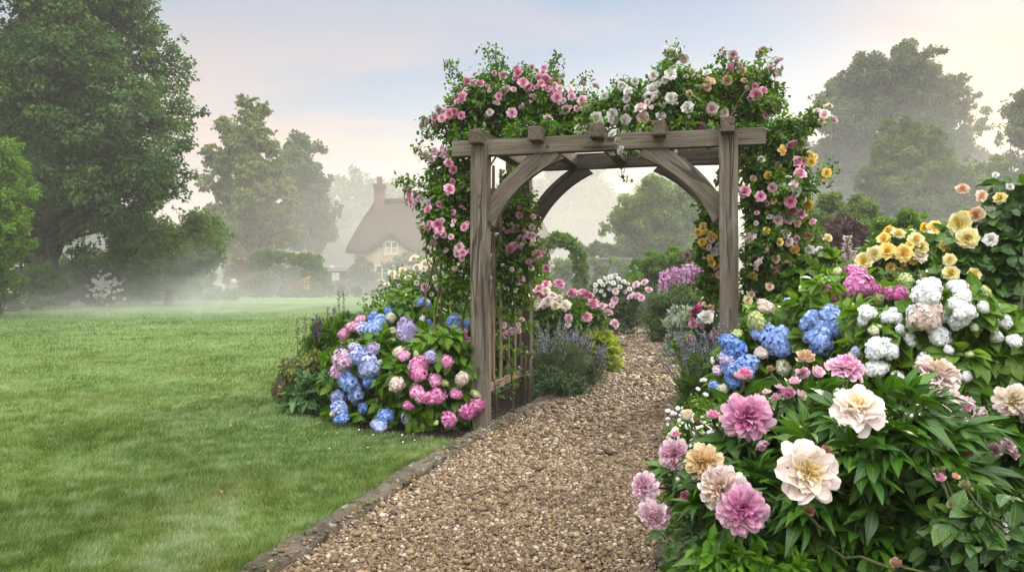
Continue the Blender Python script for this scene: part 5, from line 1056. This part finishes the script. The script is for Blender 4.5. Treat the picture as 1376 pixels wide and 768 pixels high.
shrub('white shrub rose in the mist where the path bends', [(805, 388, 12), (825, 385, 14), (840, 390, 14), (815, 400, 14), (835, 405, 14), (850, 402, 10), (800, 400, 10), (822, 415, 12), (845, 418, 10)], 18.5, M_SAGE, 6500, .065, L_ROSE, 'rose',
      dict(white=[(800, 383, 5), (806, 378, 5), (813, 374, 5), (820, 372, 6), (826, 370, 6), (831, 374, 5), (838, 378, 5), (843, 381, 5), (810, 382, 5), (817, 379, 5), (824, 380, 5), (833, 385, 5), (846, 388, 5), (800, 390, 5), (808, 391, 4), (819, 388, 4), (840, 392, 4), (851, 394, 4), (795, 395, 4), (812, 396, 4)], palepink=[(826, 403, 8), (822, 410, 6), (813, 411, 6)], blush=[(827, 391, 7), (802, 408, 6)]), name='rose_bush', cat='rose bush', group='rose bushes', proud=.4, grow=1.3)
lavender('blue-grey catmint drift on the inside of the path bend', [(845, 420, 10), (856, 415, 12), (866, 420, 9), (850, 430, 9), (862, 428, 8)], 21, 3600, 80, .28, M_LAVG, .024, lsz=.10)
shrub('fine-leaved dark green mound beside the path under the phlox', [(885, 425, 18), (905, 420, 20), (925, 418, 18), (890, 408, 18), (915, 402, 20), (935, 405, 18), (900, 435, 14), (875, 415, 10), (880, 440, 8)], 16.5, M_HEDGE, 16000, .060, L_LANCE2, name='border_plant', cat='plant', sub=28)
r_, B_ = shrub('tall lilac-pink phlox behind the green mound', [(890, 395, 14), (910, 388, 14), (930, 382, 14), (950, 380, 14), (925, 400, 16), (950, 400, 16), (870, 400, 10), (965, 390, 14)], 18, M_SAGE, 6500, .06, L_LANCE2, 'rose',
      dict(palepink=[(855, 382, 8), (866, 379, 8), (872, 389, 8), (848, 398, 9), (856, 397, 8), (862, 400, 7)]), name='phlox', cat='phlox', grow=1.3, proud=.4)
for x, y in ((893, 378), (899, 374), (905, 372), (897, 384), (903, 380), (913, 376), (920, 368), (927, 368), (933, 366), (923, 374), (916, 383), (938, 373), (891, 388), (890, 396), (929, 380), (944, 378), (938, 386), (951, 384)):
    p = surf(x, y, B_, 18)[0]; spire(r_, p-np.array([0, 0, .10]), .30, .09, M_PHLOX, 'flower_head', 70, (rng.normal()*.1, 0, 1), .2)
shrub('silvery artemisia with woolly stems beside the bend of the path', [(905, 440, 12), (918, 435, 14), (930, 440, 12), (910, 425, 10), (925, 425, 10), (915, 450, 12)], 13.6, M_GREY, 2600, .085, L_LANCE2, name='artemisia', cat='plant', droop=-1.0, up=.0, out_=.6)
shrub('low bright green tuft between artemisia and lavender', [(925, 458, 10), (912, 462, 9), (935, 455, 10), (940, 468, 8)], 12.3, M_FRESH, 2200, .05, L_LANCE2, name='border_plant', cat='plant')
shrub('low rose bush of white, deep pink and peach blooms before the far arch leg', [(945, 430, 18), (960, 440, 18), (940, 450, 14), (958, 415, 16), (970, 460, 14), (950, 465, 12), (970, 430, 14)], 9.2, M_ROSEL, 4200, .045, L_ROSE, 'rose',
      dict(deep=[(937, 415, 12), (943, 410, 9), (932, 419, 8)], white=[(949, 426, 16), (942, 429, 9), (956, 422, 10), (961, 450, 8)], pink=[(932, 435, 10), (928, 456, 11), (961, 450, 12), (943, 437, 7), (930, 430, 7)], peach=[(951, 407, 12), (948, 401, 8), (955, 412, 8)]), name='rose_bush', cat='rose bush', group='rose bushes', grow=1.25, proud=.5)
lavender('dark purple lavender arching over the gravel below the blue hydrangea', [(945, 500, 20), (930, 510, 16), (955, 515, 22), (940, 530, 20), (960, 490, 18), (925, 525, 12), (965, 535, 18)], 6.5, 4200, 98, .26, M_LAVF, .014, .8, leafmat('lavender_green_leaf', (.035, .075, .018), (.07, .13, .035), (.12, .19, .065), .55, .25, .2, patch=4), .09)
# ---- the deep border beside the path
hyd('bright blue hydrangea standing at the base of the far arch leg', [(1000, 470, 30), (1030, 455, 30), (985, 490, 26), (1010, 500, 34), (1045, 480, 34), (975, 510, 22), (1020, 425, 20), (1060, 430, 24), (1050, 510, 36), (1000, 530, 30)], 4.9, 1000, .085,
    dict(blue=[(983, 464, 29, 'mop2fine'), (996, 493, 30, 'mop2fine'), (986, 507, 22), (1022, 444, 28, 'mop2fine'), (1043, 459, 35, 'mop2fine'), (960, 519, 16), (976, 490, 18)], lilac=[(979, 482, 23), (973, 478, 14)], pinklilac=[(966, 496, 15)], hblush=[(1023, 473, 18), (958, 485, 10), (1029, 412, 20)], hgreen=[(1017, 432, 21), (990, 449, 14), (1066, 464, 16), (1080, 409, 14)], hcream=[(1075, 450, 20), (972, 522, 15), (1053, 493, 20)], bluelilac=[(1062, 406, 20)]), kind='mopfine')
hyd('taller blue hydrangea with four crowded heads behind the pink peonies', [(1095, 440, 34), (1120, 435, 30), (1110, 465, 34), (1090, 480, 34), (1130, 460, 26), (1080, 415, 22), (1105, 385, 22), (1085, 395, 18), (1120, 500, 34), (1090, 520, 30)], 4.7, 1000, .095,
    dict(blue=[(1089, 430, 31, 'mop2fine'), (1116, 423, 27, 'mopfine'), (1102, 449, 33, 'mop2fine'), (1124, 439, 27, 'mopfine'), (1104, 464, 26, 'mopfine'), (1110, 436, 22), (1095, 517, 16)], bluelilac=[(1100, 529, 18), (1090, 525, 12)], hgreen=[(1148, 441, 24), (1148, 418, 22)], hcream=[(1140, 474, 14)]), mat=M_HYDL2, kind='mopfine')
hyd('magenta hydrangea with one big domed head below the yellow roses', [(1150, 395, 28), (1180, 400, 26), (1130, 400, 24), (1205, 400, 24), (1160, 420, 28), (1120, 385, 18), (1190, 420, 24)], 5.6, 900, .10,
    dict(magenta=[(1153, 384, 37, 'mopfine'), (1149, 366, 22), (1118, 389, 14), (1120, 400, 14), (1121, 407, 12), (1178, 391, 16), (1195, 394, 16), (1210, 393, 18), (1134, 414, 11), (1170, 392, 12), (1203, 397, 14), (1128, 396, 10)], hgreen=[(1178, 400, 18), (1217, 377, 18), (1126, 365, 16)]), mat=M_HYDL2, kind='mop')
hyd('white hydrangea with rounded snowy heads beside the blue hydrangeas', [(1180, 460, 34), (1205, 440, 30), (1165, 430, 26), (1200, 490, 36), (1175, 500, 34), (1225, 470, 30), (1155, 470, 20), (1225, 510, 30)], 4.25, 900, .085,
    dict(hwhite=[(1165, 419, 27), (1199, 426, 27, 'mop2fine'), (1175, 467, 30, 'mop2fine'), (1196, 471, 24), (1178, 494, 29), (1207, 511, 30), (1224, 456, 22), (1210, 442, 16), (1160, 430, 16), (1188, 462, 20)], hcream=[(1174, 443, 15), (1170, 500, 12), (1145, 480, 16)], bluelilac=[(1150, 472, 12)]), mat=M_HYDL2, kind='mopfine', grow=1.0)
hyd('broad white hydrangea with one fading head under the tall yellow rose', [(1250, 420, 34), (1290, 415, 34), (1240, 460, 34), (1285, 450, 34), (1325, 440, 34), (1350, 470, 36), (1270, 490, 36), (1320, 490, 36), (1240, 395, 20), (1290, 390, 20), (1370, 440, 30)], 4.1, 1500, .085,
    dict(hwhite=[(1245, 389, 38, 'mop2fine'), (1287, 385, 27), (1293, 398, 24), (1291, 414, 32, 'mop2fine'), (1290, 430, 27), (1243, 487, 27), (1262, 450, 29), (1232, 421, 24), (1322, 413, 18), (1350, 432, 22), (1299, 506, 16), (1327, 533, 26, 'mop2fine'), (1268, 425, 16), (1340, 452, 18), (1362, 458, 18), (1224, 436, 16), (1275, 470, 14)], hblush=[(1244, 421, 42, 'mop2fine')], hgreen=[(1325, 393, 18), (1304, 476, 14), (1180, 440, 12)], hcream=[(1310, 440, 12), (1345, 412, 14)]), mat=M_HYDL2, kind='mopfine', grow=1.0)
shrub('yellow bush rose with many open blooms above the magenta hydrangea', [(1180, 345, 24), (1205, 335, 26), (1235, 340, 26), (1200, 365, 30), (1235, 370, 30), (1170, 365, 20), (1260, 355, 24), (1215, 318, 16), (1250, 318, 16), (1185, 385, 24), (1225, 395, 26), (1265, 385, 24)], 6.6, M_ROSEL, 6200, .048, L_ROSE, 'rose',
      dict(paleyellow=[(1161, 351, 18), (1175, 341, 15), (1207, 314, 13), (1238, 332, 15), (1231, 322, 16), (1168, 346, 10)], yellow=[(1192, 337, 17), (1214, 340, 17), (1194, 310, 11), (1188, 320, 13), (1227, 348, 11), (1197, 359, 10), (1209, 364, 8), (1214, 354, 7), (1243, 305, 10), (1256, 306, 14), (1183, 338, 9), (1222, 330, 9)], cream=[(1236, 344, 15), (1157, 357, 9)], peach=[(1241, 370, 9), (1246, 376, 7)]), name='rose_bush', cat='rose bush', group='rose bushes', sub=24, grow=1.3, proud=.5, face=(.35, .75, .2))
shrub('tall glossy yellow rose rising at the picture edge above the white hydrangea', [(1290, 330, 24), (1315, 310, 24), (1340, 300, 26), (1360, 280, 26), (1335, 340, 34), (1365, 340, 36), (1300, 365, 26), (1340, 390, 36), (1375, 390, 36), (1280, 360, 20), (1270, 380, 18), (1355, 255, 16), (1375, 255, 18), (1390, 300, 40), (1400, 360, 40), (1310, 400, 28), (1370, 430, 30), (1300, 285, 10)], 4.7, M_ROSEL2, 3300, .085, L_BROAD, 'rose',
      dict(paleyellow=[(1290, 301, 22), (1300, 320, 20), (1276, 349, 12), (1309, 368, 12), (1278, 367, 15), (1344, 266, 12)], peach=[(1312, 288, 15), (1319, 263, 11), (1293, 254, 12)], yellow=[(1295, 290, 10), (1270, 331, 10, 'bud'), (1334, 322, 8)], white=[(1331, 322, 13), (1338, 235, 6), (1357, 251, 7)], cream=[(1256, 420, 8)]), name='rose_bush', cat='rose bush', group='rose bushes', sub=22, nst=22, up=.6, grow=1.35, proud=.45, face=(.35, .75, .2))
shrub('leafy green filler shrub between purple shrub and blue hydrangea', [(1080, 370, 20), (1060, 395, 22), (1100, 360, 20), (1120, 355, 16), (1090, 400, 22), (1130, 380, 18)], 6.9, M_HYDL2, 900, .11, L_BROAD, name='shrub', cat='shrub', up=.6)
r_, B_ = shrub('pale pink foxglove spires in front of the plum-purple shrub', [(1135, 375, 16), (1150, 380, 14), (1125, 385, 14)], 8.6, M_SAGE, 500, .13, grid_leaf(4, .4, 'ovate', .2, -.4), name='foxglove', cat='foxglove')
for x, yt, h in ((1139, 318, .62), (1148, 338, .42), (1133, 346, .30)):
    t_ = P(x, yt, 8.5); spire(r_, t_-np.array([0, 0, h]), h, .10, M_FOXG, n=300, lean=(rng.normal()*.02, 0, 1), bare=.10, fsz=.36)
shrub('dense dark green shrub filling the border behind the hydrangeas', [(1160, 440, 40), (1230, 430, 40), (1300, 440, 50), (1370, 470, 60), (1080, 450, 36), (1030, 440, 30), (1200, 400, 36), (1280, 400, 40), (1350, 400, 50)], 6.0, M_HEDGE, 9000, .07, L_ROSE, name='shrub', cat='shrub')

# ---- peonies
PETIOLE = []
def compound(g, p, d, size, m=0, k=5):
    """a peony leaf: leaflets fanning from one point"""
    d = unit(d); s = unit(np.cross(d, np.array([0, 0, 1.])+rng.normal(size=3)*.2)); up_ = np.cross(s, d)
    for i in range(k):
        a = (i-(k-1)/2)*.52+rng.normal()*.12; f = d*math.cos(a)+s*math.sin(a)-np.array([0, 0, .18])
        L = size*(1.0-.22*abs(i-(k-1)/2)/((k-1)/2))*rng.uniform(.85, 1.15); w = rng.uniform(.85, 1.25)
        g.scatter(PEO_T[rng.integers(len(PEO_T))], (p+f*.012)[None], frames(f[None], (up_+rng.normal(size=3)*.22)[None]), np.array([[L*w, L, L]]), np.array([np.clip(.5+rng.normal()*.28, 0, 1)]), m)
PEO_T = [grid_leaf(7, w, 'lance', f, c, 0, wv) for w, f, c, wv in ((.30, .22, -.30, .015), (.34, .15, -.55, .02), (.27, .28, -.10, .01), (.36, .12, -.40, .02), (.31, .2, -.75, .01))]
def peony(label, bl, Yd, nleaf, size, items, group='peony plants', base=None, k=5, mat=None, fill=.5):
    B = spheres(bl, Yd, .8); c = (B[:, :2]*B[:, 3:4]**2).sum(0)/(B[:, 3]**2).sum() if base is None else np.array(base, float)
    root = thing('peony', label, 'peony', (c[0], c[1], 0), group)
    g = Geo(); gs = Geo(); w = B[:, 3]**2; w = w/w.sum()
    D = downfill(B, 1.3)
    for k_ in range(nleaf+int(nleaf*fill*len(D)/len(B))):
        b = B[rng.choice(len(B), p=w)] if k_ < nleaf else D[rng.integers(len(D))]; d = rdir(1)[0]; d[2] = d[2]*.8+.25; d = unit(d); p = b[:3]+d*b[3]*rng.uniform(.25, .95)
        o = unit(np.array([p[0]-c[0], p[1]-c[1], .15])*np.array([.8, .8, 1])+d*.6+rng.normal(size=3)*.25)
        compound(g, p, o, size*rng.uniform(.75, 1.15), 0, k if rng.random() < .7 else 3)
        q, rr = limb(b[:3]-np.array([0, 0, b[3]*.8])-o*.05, p, .0035, .002, 5, .1); q[-1] = p; gs.tube(q, rr, 5)
    g.build('foliage', mat or M_PEOL, root)
    rays(c, B, gs, len(B), .006)
    for it in items:
        col, px, py, dp, kind, yd, dr = it; p = P(px, py, yd); dia = .90*dp*yd/F_PX; dr = unit(np.array(dr, float)+rng.normal(size=3)*.08)
        bud = kind == 'bud'
        bloom(root, p, dia, kind, col, dr, 'bud' if bud else 'bloom', (1, 1, 1) if kind != 'peony_cup' else (.9, .9, 1.1))
        b = B[np.argmin(np.linalg.norm(B[:, :3]-p, axis=1))]; q, rr = limb(b[:3]+np.array([0, .05, -b[3]*.6]), p-dr*dia*.1, .0055, .004, 7, .10); q[-1] = p-dr*dia*.05; q[-2] = p-dr*dia*.45; gs.tube(q, rr, 6)
        sp_ = rdir(5)*.4+dr; fr = frames(sp_-2.0*np.outer(sp_@dr-1.0, dr)*.0, np.repeat(-dr[None], 5, 0)); g2 = Geo()
        th = np.arange(5)*1.2566; a_ = unit(np.cross(dr, [0.2, .9, .3])); c_ = np.cross(dr, a_); rad = np.cos(th)[:, None]*a_+np.sin(th)[:, None]*c_
        g2.scatter(L_LANCE2, np.repeat((p-dr*dia*.10)[None], 5, 0), frames(rad*.9+dr*(.9 if bud else .1), np.repeat(-dr[None], 5, 0)), np.full(5, max(.02, dia*.42)), rng.random(5))
        V = g2.V[0]; gs.add(V, g2.Q[0], .5)
    gs.build('stem', M_STEM, root, uv=False); return root, B
TOC = (0, -1, .25)
peony('peony flopping over the path edge with soft orchid pink blooms', [(915, 640, 34, .1), (935, 670, 36, .1), (950, 625, 34, .2), (935, 690, 26, .2), (965, 700, 34, .2)], 3.0, 62, .10,
      [('palepink', 906, 610, 40, 'peony', 2.98, (-.35, -.75, .45)), ('palepink', 866, 653, 38, 'peony', 2.96, (-.6, -.6, .15)), ('palepink', 879, 692, 42, 'peony', 2.9, (-.4, -.8, -.15)), ('pink', 894, 690, 22, 'peony', 3.0, (.2, -.5, -.5)), ('palepink', 923, 682, 25, 'peony_cup', 2.9, (-.1, -.8, -.3)), ('pink', 921, 666, 15, 'bud', 2.92, (-.2, -.6, .3)), ('pink', 908, 585, 15, 'bud', 3.0, (-.1, -.2, 1))], fill=.12)
peony('peony with a huge ruffled candy pink bloom facing the path', [(990, 590, 40), (1030, 570, 44), (1060, 560, 40), (1000, 560, 36), (1050, 600, 48), (970, 610, 34), (1080, 540, 34), (1020, 620, 44)], 2.85, 120, .105,
      [('peonypink', 1003, 560, 66, 'peony', 2.62, (-.25, -.85, .35)), ('palepink', 1020, 594, 24, 'peony_cup', 2.6, (.3, -.7, -.4)), ('pink', 1000, 509, 30, 'peony_cup', 2.75, (0, -.25, 1)), ('pink', 1058, 530, 24, 'peony_cup', 2.7, (0, -.6, .6)), ('palepink', 1068, 514, 18, 'bud', 2.72, (0, -.3, 1)), ('palepink', 1044, 535, 16, 'bud', 2.7, (-.3, -.3, .6)), ('blush', 1030, 528, 13, 'bud', 2.7, (-.3, -.2, .8)), ('pink', 958, 559, 19, 'bud', 2.8, (-.2, -.3, .9)),
       ('peach', 1082, 484, 30, 'peony_cup', 2.9, (0, -.3, .9)), ('palepink', 1079, 503, 20, 'bud', 2.85, (-.2, -.5, .5)), ('palepink', 1098, 501, 20, 'bud', 2.85, (.3, -.4, .5)), ('brownbud', 1036, 497, 14, 'bud', 2.85, (0, 0, 1)), ('blush', 1076, 531, 16, 'bud', 2.7, (.3, -.4, .4)), ('palepink', 1047, 521, 12, 'bud', 2.7, (0, 0, 1)), ('palepink', 1018, 535, 14, 'bud', 2.68, (.2, -.3, .8))])
peony('peony carrying apricot, cream and rose blooms low over the mint', [(960, 650, 36), (1000, 655, 40), (1035, 665, 44), (985, 690, 40), (1020, 700, 44), (1060, 650, 40)], 2.6, 110, .10,
      [('apricot', 946, 622, 50, 'peony', 2.52, (-.5, -.75, .3)), ('creampink', 970, 655, 60, 'peony', 2.42, (-.35, -.85, .3)), ('peonypink', 998, 684, 64, 'peony', 2.34, (.1, -.95, .05)), ('cream', 923, 562, 25, 'peony_cup', 2.9, (-.2, -.3, .9)), ('brownbud', 935, 566, 12, 'bud', 2.9, (.3, -.2, .6))])
peony('peony with big open cream and shell pink blooms with golden hearts', [(1100, 620, 50), (1150, 610, 56), (1200, 590, 54), (1130, 660, 56), (1180, 660, 60), (1230, 620, 54), (1090, 690, 54), (1160, 720, 60), (1230, 690, 60), (1200, 760, 60), (1110, 750, 54), (1150, 570, 40), (1215, 555, 40), (1260, 590, 44), (1280, 650, 50)], 2.5, 330, .115,
      [('peonycream', 1085, 633, 80, 'peony_open', 2.2, (-.05, -.95, .3)), ('peonycream', 1153, 547, 70, 'peony_open', 2.4, (0, -.75, .65)), ('peonypink', 1136, 495, 48, 'peony', 2.9, (0, -.35, .95)), ('creampink', 1258, 503, 58, 'peony', 2.75, (.2, -.35, .9)), ('palepink', 1268, 540, 46, 'peony_open', 2.75, (-.1, -.75, .2)), ('palepink', 1298, 548, 34, 'peony_open', 2.75, (.2, -.75, .2)),
       ('brownbud', 1110, 605, 15, 'bud', 2.3, (0, -.3, 1)), ('brownbud', 1087, 687, 16, 'bud', 2.2, (.1, -.5, .8)), ('brownbud', 1297, 606, 24, 'bud', 2.45, (-.4, -.4, .6)), ('dusty', 1262, 640, 15, 'bud', 2.3, (0, 0, 1)), ('brownbud', 1204, 758, 18, 'bud', 2.1, (0, 0, 1)), ('bud', 1298, 654, 18, 'bud', 2.35, (.6, -.3, .6))])
peony('peony at the picture edge with fading cream and dusky rose blooms', [(1330, 600, 44), (1365, 610, 50), (1350, 650, 50), (1390, 660, 60), (1320, 570, 36), (1360, 560, 40), (1330, 690, 50), (1370, 720, 60)], 2.75, 150, .11,
      [('peonycream', 1361, 538, 46, 'peony', 2.6, (-.3, -.7, .4)), ('cream', 1375, 556, 36, 'peony_cup', 2.6, (.2, -.7, .2)), ('dusty', 1352, 598, 22, 'peony_cup', 2.5, (0, -.7, .4)), ('dusty', 1336, 604, 22, 'peony_cup', 2.5, (-.3, -.7, .3)), ('blush', 1314, 554, 26, 'peony_cup', 2.6, (0, -.6, -.2)), ('dusty', 1362, 610, 14, 'bud', 2.5, (.2, -.7, .3))])
shrub('frothy white alyssum tumbling to the gravel under the orchid pink peony', [(915, 585, 20), (935, 575, 22), (920, 610, 22), (945, 600, 24), (905, 600, 14), (955, 560, 20), (940, 545, 14), (935, 640, 20)], 3.75, M_FRESH, 4200, .022, L_SMALL, 'mop',
      dict(hwhite=[(rng.uniform(893, 965), rng.uniform(545, 640), rng.uniform(3, 8)) for _ in range(78)]+[(945, 510, 8), (938, 522, 6), (948, 530, 7)], hcream=[(rng.uniform(893, 965), rng.uniform(560, 640), rng.uniform(5, 8)) for _ in range(14)]), name='alyssum', cat='alyssum', proud=.3, nst=10, sub=30)
shrub('bright green mint growing between the path edge and the peonies', [(960, 750, 26), (1000, 755, 28), (1035, 748, 26), (975, 785, 36), (1030, 790, 40), (1060, 770, 30), (945, 775, 24), (1085, 790, 30)], 2.35, M_MINT, 900, .045, grid_leaf(5, .5, 'ovate', .18, -.3, .06), name='mint', cat='plant', sub=24, subr=(.2, .34), up=1.0, out_=.5)
shrub('ferny green filler between the mint and the apricot peony', [(935, 700, 24), (950, 725, 26), (925, 735, 18), (975, 720, 24), (1000, 730, 24)], 2.75, M_SAGE, 2600, .03, L_LANCE2, name='filler_plant', cat='plant', sub=26)
shrub('dewy rose bush with pink buds among the peonies at the corner of the picture', [(1290, 680, 36), (1320, 670, 40), (1300, 720, 44), (1350, 700, 44), (1270, 750, 44), (1330, 760, 50), (1370, 760, 50)], 2.25, M_ROSEL2, 620, .062, L_HYD, 'bud',
      dict(pink=[(1264, 643, 13)], peach=[(1283, 640, 11), (1204, 756, 14)], bud=[(1297, 653, 15), (1278, 677, 10), (1258, 632, 9), (1268, 630, 8)], white=[(1332, 715, 9), (1350, 705, 6), (1352, 712, 6), (1354, 722, 6), (1348, 728, 6)]), name='rose_bush', cat='rose bush', group='rose bushes', sub=14, stems=True, proud=.2)
